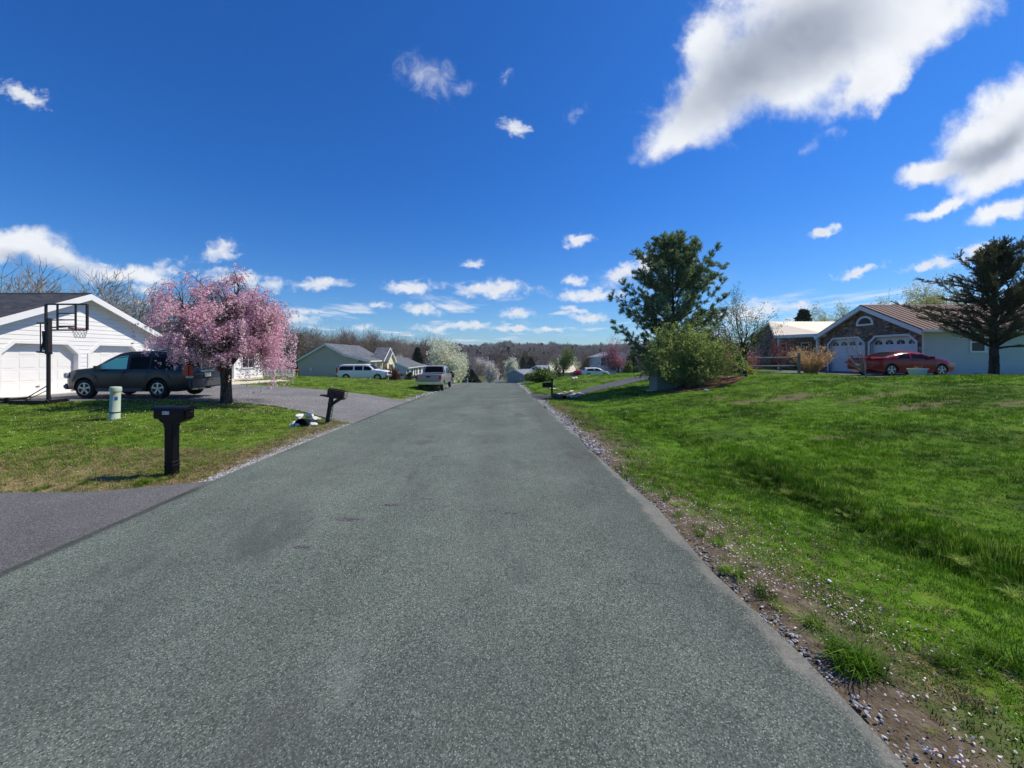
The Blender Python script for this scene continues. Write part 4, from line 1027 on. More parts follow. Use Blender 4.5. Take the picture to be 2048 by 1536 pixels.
small_tree('flowering_tree', 1440, 44, 640, 19, 'dusky pink flowering tree glimpsed between pine and maple', 'leaf_redbud', 9000, .09, .12, 4, (5,4,4,3), (25,55), barkm='bark_dark', spread_=.3, start=.2)
small_tree('flowering_tree', 1478, 30, 690, 20, 'low pink flowering tree behind the rust coloured grass clump', 'leaf_redbud', 5000, .07, .07, 4, (5,4,4,3), (25,55), barkm='bark_dark', spread_=.25, start=.15)
small_tree('pear_tree', 903, 62, 672, 22, 'round white blossoming pear tree beyond the silver pickup', 'blossom_white', 26000, .15, .2, 5, (6,4,3,3,2), (20,52), barkm='bark_dark', spread_=.42, start=.17)
small_tree('pear_tree', 917, 70, 705, 23, 'second small white pear tree just right behind the round one', 'blossom_white', 7000, .16, .14, 4, (5,4,4,3), (20,45), barkm='bark_dark', spread_=.35, start=.2)
small_tree('pear_tree', 1018, 120, 714, 24, 'narrow white blossoming tree above the left end of the slate blue house', 'blossom_white', 6000, .26, .18, 4, (5,4,4,3), (12,28), barkm='bark_dark', spread_=.4, start=.1)
small_tree('pear_tree', 1118, 96, 719, 25, 'white blossoming tree right of the slate blue house', 'blossom_white', 7000, .22, .16, 4, (5,4,4,3), (25,55), barkm='bark_dark', spread_=.45, start=.15)
small_tree('pear_tree', 1150, 98, 716, 26, 'white blossoming tree over the cream shed roof', 'blossom_white', 7000, .22, .16, 4, (5,4,4,3), (25,55), barkm='bark_dark', spread_=.45, start=.15)
small_tree('green_tree', 1126, 78, 682, 27, 'tree in fresh yellow green leaf over the cream shed roof', 'leaf_fresh', 5000, .15, .22, 5, (4,4,3,3,2), (16,40), barkm='bark_dark', spread_=.4, start=.25)
small_tree('pear_tree', 796, 95, 706, 28, 'pale blossoming tree rising behind the taupe house gable', 'blossom_pale', 4000, .22, .18, 4, (5,4,4,3), (12,26), barkm='bark_dark', spread_=.5, start=.2)
small_tree('pear_tree', 980, 105, 720, 29, 'loose white blossoming tree at the crest left of the slate blue house', 'blossom_pale', 5000, .22, .2, 5, (4,4,3,3,2), (18,42), barkm='bark_grey', spread_=.5, start=.2)
small_tree('pear_tree', 965, 190, 717, 31, 'distant pale blossoming tree below the white gable windows', 'blossom_pale', 4000, .35, .2, 4, (5,4,4,3), (20,45), barkm='bark_grey', spread_=.7, start=.2)
# budding trees behind the right house
for k, (px, Y, ty, lf, nl, lab) in enumerate([(1640,52,606,'leaf_yellow',5200,'yellow green budding tree above the pale metal roof, left one'),(1690,54,600,'leaf_yellow',5200,'yellow green budding tree just left of the stone gable'),
        (1835,46,562,'leaf_yellow',6500,'tall yellow green budding tree above the maroon roof'),(1890,44,548,'leaf_yellow',5000,'yellow green budding tree seen through the dark conifer'),(1990,48,575,'leaf_yellow',4500,'budding tree behind the maroon roof at the right edge'),
        (1665,60,618,'leaf_yellow',3000,'smaller budding tree between the two yellow green trees')]):
    small_tree('budding_tree', px, Y, ty, 60+k, lab, lf, nl*2, .10, .18, 5, (5,3,3,3,2), (14,40), barkm='bark_grey', spread_=.30, start=.2, group='budding trees behind the right house', minr=4.0)

# --- bare trees: five shapes, copied
protos = []
for k in range(6):
    S, T = bare_tree_data(400+k, 11.0, 6, (4,4,3,3,3,2), .25, ((18,42) if k % 2 else (24,50)), 5.0)
    protos.append((S, T)); print('bare', len(S))
def bare_proto(k, barkm, rcut=.07, leafm=None, nleaf=0, size=.1):
    S, T = protos[k]
    return tree('bare_tree', (0, 0, -500), S, T, [M[barkm], M[barkm]], M[leafm] if leafm else None, nleaf, size, k, rcut, .3)
PB = [bare_proto(k, 'bark_grey') for k in range(6)]
for k in range(3):
    protos.append(bare_tree_data(440+k, 11.0, 5, (5,4,4,3,3), .3, (26,56), 6.5))
PG = [bare_proto(6+k, 'bark_grey', .08) for k in range(3)]
PBR = [bare_proto(k, 'bark_brown') for k in range(6)]
used = set()
def put_bare(k, px, Y, top_py, label, group, brown=False, rz=0):
    src = PG[k % 3] if k >= 10 else (PBR if brown else PB)[k]; x, y, z = gz(px, Y); s = (EYE+(CY-top_py)/F*Y-z)/11.0*1.13
    o = copy_tree(src) if src.name in used else src; used.add(src.name)
    o.location = (x, y, z); o.scale = (s, s, s); o.rotation_euler = (0, 0, rz); tag(o, label, 'tree', group); return o
g1 = 'bare trees behind the white garage'
for i, (px, Y, ty, lab) in enumerate([(-40,40,535,'bare tree cut off by the left edge behind the garage roof'),(30,38,527,'broad bare tree above the left part of the garage roof'),(105,44,543,'bare tree directly behind the basketball backboard'),(160,40,548,'bare tree just left of the garage roof peak'),(205,46,562,'bare tree just right of the garage roof peak'),
        (262,36,570,'spreading bare tree between the garage roof and the cherry'),(318,46,590,'bare tree partly hidden by the left side of the cherry'),(455,40,566,'bare tree rising behind the middle of the cherry'),(385,50,600,'bare tree hidden behind the cherry crown'),(540,52,610,'bare tree showing past the right top of the cherry')]):
    put_bare(10+i, px, Y, ty, lab, g1, False, i*1.3)
g2 = 'bare woods behind the taupe house'
rr_ = random.Random(3)
for row, (Y0, n_) in enumerate([(98, 22), (112, 22), (130, 22)]):
    for i in range(n_):
        px = 556+i*16+rr_.uniform(-6, 6); ty = np.interp(px, [550,600,655,700,740,790,860,900], [652,655,662,660,664,676,680,692])+rr_.uniform(-4, 9)
        put_bare(rr_.randrange(6), px, Y0+rr_.uniform(-4, 4), ty, 'brown leafless tree in the wood behind the taupe and pale blue houses', g2, rr_.random() < .75, rr_.uniform(0, 6))
g3 = 'leafless trees down the hill beyond the road'
for i in range(34):
    px = rr_.uniform(925, 1240) if i > 6 else rr_.uniform(930, 1010); Y = rr_.uniform(125, 230); base = CY-(h((px-CX)/F*Y, Y)-EYE)*F/Y
    put_bare(rr_.randrange(6), px, Y, base-rr_.uniform(34, 52)*130/Y*1.15, 'leafless tree among the houses down the hill beyond the crest', g3, rr_.random() < .5, rr_.uniform(0, 6))
for i in range(9):
    put_bare(rr_.randrange(6), 1165+i*9, 84+rr_.uniform(-6, 10), 705+rr_.uniform(-8, 6), 'leafless brown tree behind the parked white wagon', 'leafless trees behind the parked white wagon', True, rr_.uniform(0, 6))
# --- evergreens in the distance
def conifer_mesh(seed, HT, R_):
    r = np.random.default_rng(seed); S, T = [(0,0,-.3,0,0,HT,.14,.02)], []
    for i in range(700):
        t = r.random()**.8; a = r.uniform(0, 6.3); L = R_*(1-t)*r.uniform(.35, 1.1)+.1; p = np.array([0, 0, HT*(.05+.93*t)])
        d = unit(np.array([math.cos(a), math.sin(a), -.15+.3*t])); 
        for u in (.4, .6, .8, 1): T.append((*(p+d*L*u), *d))
    return np.array(S), np.array(T)
CE = {}
def conifer(px, Y, top_py, seed, label, group=None, R_=2.2, name='evergreen_tree', m='leaf_spruce', size=.34):
    x, y, z = gz(px, Y); HT = EYE+(CY-top_py)/F*Y-z; S, T = conifer_mesh(seed, HT, R_)
    e = empty(name, (x, y, z), 0, label, 'tree', group); r = np.random.default_rng(seed)
    link('trunk', segs_mesh('trunk', S, 6), M['bark_dark'], e); i = r.integers(0, len(T), 9000)
    link('crown', leaves_mesh('crown', T[i, :3]+r.normal(0, .12, (len(i), 3)), size, r, 2.2, dirs=T[i, 3:]), M[m], e)
conifer(1607, 48, 622, 1, 'dark evergreen tip showing above the pale metal roof', None, 2.2)
conifer(1046, 150, 716, 2, 'dark green evergreen behind the slate blue house, left one', 'evergreens behind the slate blue house', 5.0)
conifer(1062, 158, 715, 3, 'dark green evergreen behind the slate blue house, right one', 'evergreens behind the slate blue house', 5.0)
conifer(1032, 175, 711, 4, 'olive evergreen at the far left behind the slate blue house', 'evergreens behind the slate blue house', 6, m='leaf_fresh', size=.5)
conifer(1010, 240, 702, 14, 'broad olive tree farther off behind the slate blue house', 'evergreens behind the slate blue house', 8, m='leaf_fresh', size=.6)
conifer(835, 92, 696, 5, 'dark evergreen among the bare trees behind the pale blue house', None, 2.6)
conifer(1262, 66, 712, 6, 'dark evergreen beside the tall pale blue house', None, 1.3)
conifer(600, 106, 668, 7, 'green tree among the bare woods left of the taupe house', None, 4.0, m='leaf_fresh')
conifer(942, 88, 742, 8, 'dark bush beyond the cream wall left of the road crest', None, 2.6)
conifer(1178, 92, 718, 9, 'brown green tree behind the parked white wagon', None, 3.2, m='leaf_rust')
# --- the far wooded hills: a mass nobody could count
def far_wood():
    r = np.random.default_rng(50); pts, rot, sc = [], [], []
    for _ in range(15000):
        y = 215+r.random()**1.15*620; x = r.uniform(-1.75, 1.75)*y
        if abs(x) > 700: continue
        if y < 330 and r.random() < .35: continue
        k = r.uniform(.7, 1.2)*(1+(y-215)/1800)*(1+.16*math.sin(x*.021+1)+.12*math.sin(x*.057+y*.01)+.1*math.sin(x*.13)); pts.append((x, y, h(x, y))); rot.append((0, 0, r.uniform(0, 6.3))); sc.append((k, k, k*.95))
    vs = []
    for k in range(4):
        S, T = protos[k]; q = np.random.default_rng(k); big_, thin = split_seg(S, .075)
        i = q.integers(0, len(T), 1500); lm = leaves_mesh('w', T[i, :3]+q.normal(0, .25, (1500, 3)), .16, q, 4.5, dirs=T[i, 3:])
        a = segs_mesh('b', big_, 4); n1, n2 = len(a.polygons), len(lm.polygons)
        V = np.empty(len(a.vertices)*3, np.float32); a.vertices.foreach_get('co', V); V2 = np.empty(len(lm.vertices)*3, np.float32); lm.vertices.foreach_get('co', V2)
        f1 = np.empty(n1*4, np.int32); a.loops.foreach_get('vertex_index', f1); f2 = np.empty(n2*4, np.int32); lm.loops.foreach_get('vertex_index', f2)
        me = mesh_np('wood_kind', np.concatenate([V, V2]).reshape(-1, 3), np.concatenate([f1, f2+len(V)//3]).reshape(-1, 4), [0]*n1+[1]*n2)
        me.materials.append(M['bark_brown']); me.materials.append(M['twig_mass']); vs.append((me, None))
    vs = vs+vs
    S, T = conifer_mesh(9, 11, 3.2); q = np.random.default_rng(3); i = q.integers(0, len(T), 1500)
    me = leaves_mesh('wood_kind', T[i, :3], .55, q, 1.8, dirs=T[i, 3:]); me.materials.append(M['leaf_spruce']); vs.append((me, None))
    S, T = protos[2]; i = q.integers(0, len(T), 1800); me = leaves_mesh('wood_kind', T[i, :3]+q.normal(0, .4, (1800, 3)), .4, q, 1.3); me.materials.append(M['leaf_olive']); vs.append((me, None))
    scatter('woods', pts, rot, sc, vs, 'brown leafless woods with a few evergreens covering the far hills', 'woods')
M['leaf_olive'] = mat('olive_leaf', leaf((.085,.09,.03), (.12,.12,.04), (.17,.15,.07), .05, .2), .8, .15)
far_wood()
# ------------------------------------------------------------------ houses
def boolean_cut(o, cutters):
    objs = []
    for mb in cutters:
        c = D.objects.new('cutter', mb.mesh('cutter')); COL.objects.link(c); c.parent = o.parent; objs.append(c)
        for _ in range(max(1, len(o.data.materials))): c.data.materials.append(None)
        m = o.modifiers.new('cut', 'BOOLEAN'); m.operation = 'DIFFERENCE'; m.solver = 'EXACT'; m.object = c
    bpy.context.view_layer.update()
    dg = bpy.context.evaluated_depsgraph_get(); me = D.meshes.new_from_object(o.evaluated_get(dg), depsgraph=dg)
    mats = [m for m in o.data.materials]; o.modifiers.clear(); o.data = me
    me.materials.clear()
    for m in mats: me.materials.append(m)
    for c in objs: D.objects.remove(c)
    return o
def SW(mb, sw):
    if sw: mb.v = [(y, x, z) for x, y, z in mb.v]
    return mb
def gable(parent, x0, x1, y0, y1, ze, zr, wm, rm, yr=None, oe=.35, og=.3, zb=-.6, trim='white', sw=False, ribs=0, holes=(), ends=(1, 1), t=.11, wall=True, fas=.18, gutter=True):
    """walls and roof of a gabled block, ridge along x (along y when sw)"""
    yr = (y0+y1)/2 if yr is None else yr; w = None
    if wall:
        w = SW(MB().prism([(y0, zb), (y1, zb), (y1, ze), (yr, zr), (y0, ze)], x0, x1, 'x'), sw).build('wall', M[wm], parent)
        if holes: boolean_cut(w, holes)
    s0, s1 = (zr-ze)/(yr-y0), (zr-ze)/(y1-yr); a0, a1 = x0-og*ends[0], x1+og*ends[1]
    e0, e1 = (y0-oe, ze-oe*s0), (y1+oe, ze-oe*s1); g = .012
    r = MB()
    r.prism([(e0[0], e0[1]+g), (yr, zr+g), (yr, zr+g+t), (e0[0], e0[1]+g+t)], a0, a1, 'x')
    r.prism([(yr+.001, zr+g), (e1[0], e1[1]+g), (e1[0], e1[1]+g+t), (yr+.001, zr+g+t)], a0, a1, 'x')
    r.prism([(yr-.12, zr+g+t-.12*s0+.02), (yr, zr+g+t+.03), (yr+.12, zr+g+t-.12*s1+.02), (yr, zr+g+t-.02)], a0-.01, a1+.01, 'x')
    if ribs:
        n = int((a1-a0)/ribs)
        for i in range(n+1):
            x = a0+.03+(a1-a0-.06)*i/n
            r.bar((x, e0[0], e0[1]+g+t+.012), (x, yr, zr+g+t+.012), .035, .03); r.bar((x, yr, zr+g+t+.012), (x, e1[0], e1[1]+g+t+.012), .035, .03)
    SW(r, sw).build('roof', M[rm], parent)
    q = .03
    for a, on in ((a0-q, ends[0]), (a1, ends[1])):
        f = MB()
        if on:
            f.prism([(e0[0], e0[1]-fas*.55), (yr, zr-fas*.55), (yr, zr+g+t*.7), (e0[0], e0[1]+g+t*.7)], a, a+q, 'x')
            f.prism([(yr+.001, zr-fas*.55), (e1[0], e1[1]-fas*.55), (e1[0], e1[1]+g+t*.7), (yr+.001, zr+g+t*.7)], a, a+q, 'x')
            SW(f, sw).build('fascia', M[trim], parent)
    s = MB()   # soffit boards under the overhang
    for (ye, zz, yw, zw) in ((e0[0], e0[1], y0, ze), (e1[0], e1[1], y1, ze)):
        s.prism([(ye, zz-.03), (yw, zw-.03), (yw, zw-.002), (ye, zz-.002)] if ye < yw else [(yw, zw-.03), (ye, zz-.03), (ye, zz-.002), (yw, zw-.002)], a0+.01, a1-.01, 'x')
    for (xa, xb, on) in ((a0+.005, x0-.004, ends[0]), (x1+.004, a1-.005, ends[1])):
        if on:
            s.prism([(y0, ze-.03), (yr, zr-.03), (yr, zr-.002), (y0, ze-.002)], xa, xb, 'x'); s.prism([(yr+.001, zr-.03), (y1, ze-.03), (y1, ze-.002), (yr+.001, zr-.002)], xa, xb, 'x')
    SW(s, sw).build('soffit', M[trim], parent)
    if gutter:
        for (ye, zz, sg) in ((e0[0], e0[1], -1), (e1[0], e1[1], 1)):
            gm = MB(); gm.box(a0+.02, a1-.02, ye+sg*.003, ye+sg*.11, zz+.0, zz+.115); SW(gm, sw).build('gutter', M[trim], parent)
    return w
def window(parent, c, w, hh, ax='x', out=1, fm='white', cross=True, shutter=None, depth=.05, fw=.07, nv=1, name='window', sill=True, label=None):
    """framed window on a wall whose outward normal is out*ax, centred at c"""
    f = MB(); cx, cy, cz = c
    def b(u0, u1, z0, z1, d0, d1, mb):
        if ax == 'x': mb.box(cx+out*d0, cx+out*d1, cy+u0, cy+u1, cz+z0, cz+z1)
        else: mb.box(cx+u0, cx+u1, cy+out*d0, cy+out*d1, cz+z0, cz+z1)
    b(-w/2-fw, -w/2, -hh/2, hh/2, -.02, depth, f); b(w/2, w/2+fw, -hh/2, hh/2, -.02, depth, f)
    b(-w/2-fw, w/2+fw, hh/2, hh/2+fw, -.02, depth+.01, f); b(-w/2-fw-(.03 if sill else 0), w/2+fw+(.03 if sill else 0), -hh/2-fw, -hh/2, -.02, depth+(.03 if sill else 0), f)
    if cross: b(-w/2, w/2, -.025, .025, .0, depth-.006, f)
    for k in range(1, nv): u = -w/2+w*k/nv; b(u-.02, u+.02, -hh/2, hh/2, .0, depth-.012, f)
    o = f.build(name, M[fm], parent)
    if label: o['label'] = label
    p = MB(); b(-w/2, w/2, -hh/2, hh/2, -.01, .012, p); p.build('pane', M['glass'], o)
    if shutter:
        for sg in (-1, 1):
            s = MB(); u0 = sg*(w/2+fw+.02); u1 = sg*(w/2+fw+.02+w*.32); b(min(u0, u1), max(u0, u1), -hh/2-.03, hh/2+.03, -.01, .045, s)
            for k in range(int(hh/.12)): z = -hh/2+.06+k*.12; b(min(u0, u1)+.04, max(u0, u1)-.04, z, z+.05, .045, .06, s)
            s.build('shutter', M[shutter], o)
    return o
def garage_door(parent, x, out, yc, w, hh, ch, zb, rec, lites=None, mt='door_white', trim='white'):
    """sectional door with clipped top corners in a wall across x"""
    poly = lambda g: [(yc-w/2-g, zb), (yc+w/2+g, zb), (yc+w/2+g, zb+hh-ch+g*.4), (yc+w/2-ch+g*.4, zb+hh+g), (yc-w/2+ch-g*.4, zb+hh+g), (yc-w/2-g, zb+hh-ch+g*.4)]
    d = MB(); xi = x-out*rec; d.prism(poly(.04), xi, xi-out*.05, 'x')
    nr = 4
    for k in range(1, nr): z = zb+hh*k/nr; d.box(xi, xi+out*.004, yc-w/2-.03, yc+w/2+.03, z-.008, z+.008)
    for k in range(nr):      # raised fields
        for q in range(4):
            z0, z1 = zb+hh*k/nr+.08, zb+hh*(k+1)/nr-.08; y0 = yc-w/2+w*q/4+.07; y1 = y0+w/4-.14
            if k == nr-1 and (lites or q in (0, 3)): continue
            d.box(xi, xi+out*.009, y0, y1, z0, z1)
    o = d.build('garage_door', M[mt], parent)
    if lites:
        for q in range(4):
            y0 = yc-w/2+w*q/4+.10; y1 = y0+w/4-.20; z0, z1 = zb+hh*.80, zb+hh*.915
            a = MB(); n = 10; ym, hw = (y0+y1)/2, (y1-y0)/2
            a.prism([(y0, z0)]+[(ym-hw*math.cos(PI*i/n), z0+(z1-z0)*math.sin(PI*i/n)**.6) for i in range(1, n)]+[(y1, z0)], xi, xi+out*.008, 'x')
            l = a.build('lite', M['glass'], o)
            b = MB()
            for i in (.25, .5, .75): b.bar((xi+out*.012, ym, z0), (xi+out*.012, ym-hw*.95*math.cos(PI*i), z0+(z1-z0)*math.sin(PI*i)**.6), .014)
            b.build('glazing_bar', M['white'], l)
    f = MB(); A, B = poly(.0), poly(.12); n = len(A)
    for i in range(1, n):
        j = (i+1) % n; q = [A[i], A[j], B[j], B[i]]; f.prism(q, x+out*.002, x+out*.035, 'x')
    f.build('door_trim', M[trim], parent)
    hb = MB(); hb.box(xi, xi+out*.03, yc-.06, yc+.06, zb+.32, zb+.35); hb.build('handle', M['black_metal'], o)
    return MB().prism(poly(.0), x+out*.1, x-out*(rec+.03), 'x')
def recessed(parent, x, out, doors, zb, **kw):
    return [garage_door(parent, x, out, yc, w, hh, ch, zb, rec, **kw) for (yc, w, hh, ch, rec) in doors]

# --- white garage and house on the left
ZB = h(-19.3, 17)+.02
e = empty('white_house', (-19.3, 17.9, ZB), 0, 'white sided house with two door garage gable, cut off by the left edge', 'house')
cuts = recessed(e, 0, 1, [(-1.66, 2.7, 2.13, .42, .22), (1.45, 2.45, 2.13, .42, .22)], 0)
gable(e, -8.6, 0, -4.6, 4.3, 2.42, 4.78-ZB, 'siding_white', 'shingle_dark', yr=-.08, oe=.45, og=.38, holes=cuts, fas=.34)
for y in (-4.6, 4.3): m = MB(); m.box(-.02, .025, y-.06 if y > 0 else y-.02, y+.02 if y > 0 else y+.06, -.1, 2.40); m.build('corner_board', M['white'], e)
m = MB(); m.box(.02, .55, -3.1, 2.8, -.08, .028); m.build('door_apron', M['concrete'], e)
# house body behind the garage with porch
gable(e, -11, -1.3, 4.35, 15.5, 2.42, 3.95, 'siding_white', 'shingle_dark', oe=.4, og=.3, sw=False, ends=(0, 1))
def block(parent, name, mt, *b, bevel=0): return MB().box(*b).build(name, M[mt], parent, bevel=bevel)
block(e, 'porch_floor', 'concrete', -1.28, 1.45, 4.9, 8.0, -.55, .12)
block(e, 'porch_base', 'patio_stone', 1.15, 1.47, 4.9, 6.9, -.6, .02)
rl = MB(); rl.box(1.30, 1.37, 4.95, 6.95, 1.00, 1.06); rl.box(1.30, 1.37, 4.95, 6.95, .2, .25)
for k in range(16): rl.box(1.315, 1.355, 4.98+k*.125, 5.02+k*.125, .25, 1.0)
rl.build('porch_railing', M['white'], e)
for yy_ in (5.0, 8.05): block(e, 'porch_post', 'white', 1.22, 1.44, yy_-.11, yy_+.11, .12, 2.32)
block(e, 'porch_roof', 'off_white', -1.3, 1.6, 4.7, 8.3, 2.32, 2.46)
block(e, 'step', 'concrete', 1.47, 1.85, 7.0, 8.2, -.6, -.08)
bb = MB(); bb.box(-1.28, 1.1, 8.3, 11.6, .05, 2.40); bb.build('bay_wall', M['siding_white'], e); block(e, 'bay_base', 'patio_stone', -1.2, 1.14, 8.28, 11.64, -.8, .05)
block(e, 'bay_roof', 'shingle_dark', -1.3, 1.4, 8.1, 11.9, 2.41, 2.53)
window(e, (1.1, 9.9, 1.35), 1.3, 1.1, 'x', 1, nv=2)
window(e, (-.65, 8.3, 1.3), .8, 1.1, 'y', -1)
block(e, 'front_door', 'dark_shutter', -1.30, -1.24, 6.0, 6.9, .12, 2.15)

# --- stone garage house on the right
ZR = .865
e = empty('stone_house', (25.1, 26.3, ZR), 0, 'fieldstone and grey sided house with maroon metal roof and two white garage doors', 'house')
cuts = recessed(e, 0, -1, [(1.38, 2.45, 2.08, .35, .12), (-1.50, 2.5, 2.08, .35, .12)], 0, lites=True, trim='white')
gable(e, 0, 14, -2.93, 2.95, 2.46, 3.92, 'siding_grey', 'roof_maroon', yr=0, oe=.42, og=.42, ribs=.32, ends=(1, 0), fas=.3, holes=cuts)
e.scale = (1.14, 1.14, 1.14)
# stone face with openings
st = MB().prism([(-2.97, -.5), (2.97, -.5), (2.97, 2.44), (0, 3.88), (-2.97, 2.44)], -.09, -.005, 'x').build('stone_face', M['fieldstone'], e)
poly = lambda yc, w, hh, ch: [(yc-w/2, 0), (yc+w/2, 0), (yc+w/2, hh-ch), (yc+w/2-ch, hh), (yc-w/2+ch, hh), (yc-w/2, hh-ch)]
boolean_cut(st, [MB().prism([(a, b-.0) for a, b in poly(1.38, 2.45, 2.08, .35)], -.3, .3, 'x'), MB().prism(poly(-1.50, 2.5, 2.08, .35), -.3, .3, 'x')])
f = MB()
for yc, w in ((1.38, 2.45), (-1.50, 2.5)):
    A = poly(yc, w, 2.08, .35); B = [(yc-w/2-.11, 0), (yc+w/2+.11, 0), (yc+w/2+.11, 2.08-.35+.05), (yc+w/2-.30, 2.19), (yc-w/2+.30, 2.19), (yc-w/2-.11, 2.08-.35+.05)]
    for i in range(1, 6): j = (i+1) % 6; f.prism([A[i], A[j], B[j], B[i]], -.12, -.092, 'x')
f.build('door_casing', M['white'], e)
fan = MB(); n = 14; zf = 2.92
for i in range(n):
    a, b = PI*i/n, PI*(i+1)/n; fan.prism([(.42*math.cos(a)+.05, zf+.36*math.sin(a)), (.42*math.cos(b)+.05, zf+.36*math.sin(b)), (.55*math.cos(b)+.05, zf+.48*math.sin(b)), (.55*math.cos(a)+.05, zf+.48*math.sin(a))], -.14, -.092, 'x')
fan.box(-.14, -.092, -.50, .60, zf-.10, zf)
fw = fan.build('fan_window', M['white'], e)
MB().prism([(.42*math.cos(PI*i/n)+.05, zf+.36*math.sin(PI*i/n)) for i in range(n+1)], -.105, -.094, 'x').build('pane', M['glass'], fw)
window(e, (2.95, -2.93, 1.72), .68, .92, 'y', -1, cross=True, fw=.08)
window(e, (6.6, -2.93, 1.72), .68, .92, 'y', -1, cross=True, fw=.08)
m = MB(); m.box(.0, .10, -2.985, -2.935, -.4, 2.42); m.build('corner_board', M['off_white'], e)
# rear wing with roof coloured pale for sun glare and recessed porch
wg = MB()
A, B, C, Dd, E = (2.0,11.25,4.07), (14,11.25,4.07), (14,2.9,2.6), (-.1,2.85,2.5), (-1.0,6.35,2.55)
top = [A, E, Dd, C, B]; lo = [(x, y, z-.12) for x, y, z in top]
wg.add(top+lo, [(0,1,2), (0,2,3), (0,3,4), (5,7,6), (5,8,7), (5,9,8), (0,5,6,1), (1,6,7,2), (2,7,8,3), (3,8,9,4), (4,9,5,0)])
n = 40
for i in range(n+1):
    t = i/n; a = Vector(A).lerp(Vector(B), t); b = Vector(E).lerp(Vector(Dd), min(t*2.1, 1)) if t < .476 else Vector(Dd).lerp(Vector(C), (t-.476)/.524)
    wg.bar(a+Vector((0, 0, .02)), b+Vector((0, 0, .02)), .035, .03)
wg.add([A, B, (14,14.2,2.6), (2.0,14.2,2.6), (2,11.25,3.95), (14,11.25,3.95), (14,14.2,2.48), (2,14.2,2.48)], [(0,1,2,3), (7,6,5,4), (0,3,7,4), (3,2,6,7)])
wg.build('wing_roof', M['roof_glare'], e)
MB().prism([(2.97, -.5), (14, -.5), (14, 2.4), (11.25, 3.9), (6.4, 2.35), (2.97, 2.3)], 2.1, 12, 'x').build('wing_wall', M['fieldstone'], e)
m = MB(); m.bar((-.12, 2.8, 2.42), (-1.02, 6.35, 2.46), .06, .22); m.bar((-1.02, 6.35, 2.44), (1.95, 11.25, 3.96), .05, .2); m.bar((1.95, 11.25, 3.96), (1.95, 14.2, 2.5), .05, .2); m.build('wing_fascia', M['white'], e)
for (xx, yy_) in ((-.2, 3.35), (-.8, 6.2)): block(e, 'porch_post', 'off_white', xx-.08, xx+.08, yy_-.08, yy_+.08, -.3, 2.42)
for yy_ in (5.2, 8.0, 10.6): block(e, 'stone_pier', 'fieldstone', 1.5, 1.95, yy_-.2, yy_+.2, -.4, 1.0)
for yy_ in (4.3, 7.2, 9.8): window(e, (2.1, yy_, 1.35), .9, 1.3, 'x', -1, fm='off_white')

# --- taupe house
ZT = -1.35
e = empty('taupe_house', (-21.7, 48, ZT), 0, 'taupe and cream ranch house with charcoal roof and small front gable beyond the pale driveway', 'house')
m = MB(); 
m.prism([(-3.5, -.5), (4.0, -.5), (4.0, 3.05), (2.44, 3.42), (0, 4.75), (-3.5, 2.75)], 0, .2, 'y'); m.build('side_wall', M['siding_taupe'], e)
m = MB(); m.box(-3.5, 3.98, .2, 11, -.5, 2.55); m.build('wall', M['siding_cream'], e)
r = MB()
for (a, b) in (((-3.95, 2.52), (0, 4.82)), ((0, 4.82), (2.44, 3.48)), ((2.44, 3.48), (5.6, 2.68))):
    r.prism([a, b, (b[0], b[1]+.12), (a[0], a[1]+.12)], -.35, 11.4, 'y')
r.build('roof', M['shingle_grey'], e)
r = MB()
for (a, b) in (((-3.95, 2.50), (0, 4.80)), ((0, 4.80), (2.44, 3.46)), ((2.44, 3.46), (5.6, 2.66))): r.prism([(a[0], a[1]-.13), (b[0], b[1]-.13), (b[0], b[1]+.09), (a[0], a[1]+.09)], -.385, -.352, 'y')
r.box(5.6, 5.68, -.3, 4.6, 2.62, 2.76); r.build('fascia', M['white'], e)
for yy_ in (.1, 2.3, 4.4): block(e, 'porch_post', 'white', 5.35, 5.5, yy_-.07, yy_+.07, -.3, 2.66)
block(e, 'porch_floor', 'concrete', 4.0, 5.6, 0, 4.6, -.5, .1)
gable(e, 4.02, 5.6, 4.6, 10.4, 2.75, 4.5, 'siding_cream', 'shingle_grey', oe=.3, og=.3, ends=(0, 1), t=.1, gutter=False)
gable(e, 5.62, 6.1, 5.2, 8.9, 2.6, 3.85, 'siding_cream', 'shingle_grey', oe=.25, og=.25, ends=(0, 1), t=.1, gutter=False)
window(e, (6.1, 7.1, 1.35), 1.1, 1.6, 'x', 1, shutter='dark_shutter', nv=2)
window(e, (3.98, 1.6, 1.5), 1.1, 1.3, 'x', 1, shutter='dark_shutter', nv=2)
window(e, (2.0, 0, 1.65), .95, .9, 'y', -1)
m = MB(); m.box(-1.95, -1.75, -.16, -.002, 1.55, 1.85); m.cbox((-1.85, -.1, 1.42), .06, .1, .3); m.build('wall_light', M['white'], e)
block(e, 'front_door', 'dark_shutter', 3.97, 4.03, 3.4, 4.3, .1, 2.15)

# --- pale blue house
e = empty('blue_house', (-22, 74, -2.6), 0, 'pale blue ranch house with grey roof just right of the taupe house gable', 'house')
gable(e, 0, 19, -4, 4.0, 2.4, 4.1, 'siding_blue', 'shingle_grey', sw=True, oe=.4, og=.3)
m = MB(); m.box(4.0, 4.03, 0.0, 19, -.5, 2.38); m.build('front_wall', M['siding_white'], e)
for yy_, w in ((1.2, 1.0), (4.6, .9), (9.2, 1.0), (12.6, 1.2), (16.4, 1.2)): window(e, (4.03, yy_, 1.35), w, 1.2, 'x', 1, shutter='dark_shutter')
block(e, 'front_door', 'dark_shutter', 4.02, 4.08, 6.6, 7.5, 0, 2.1)
block(e, 'base_skirt', 'off_white', 2.0, 4.02, -.02, -.004, -.5, .6)
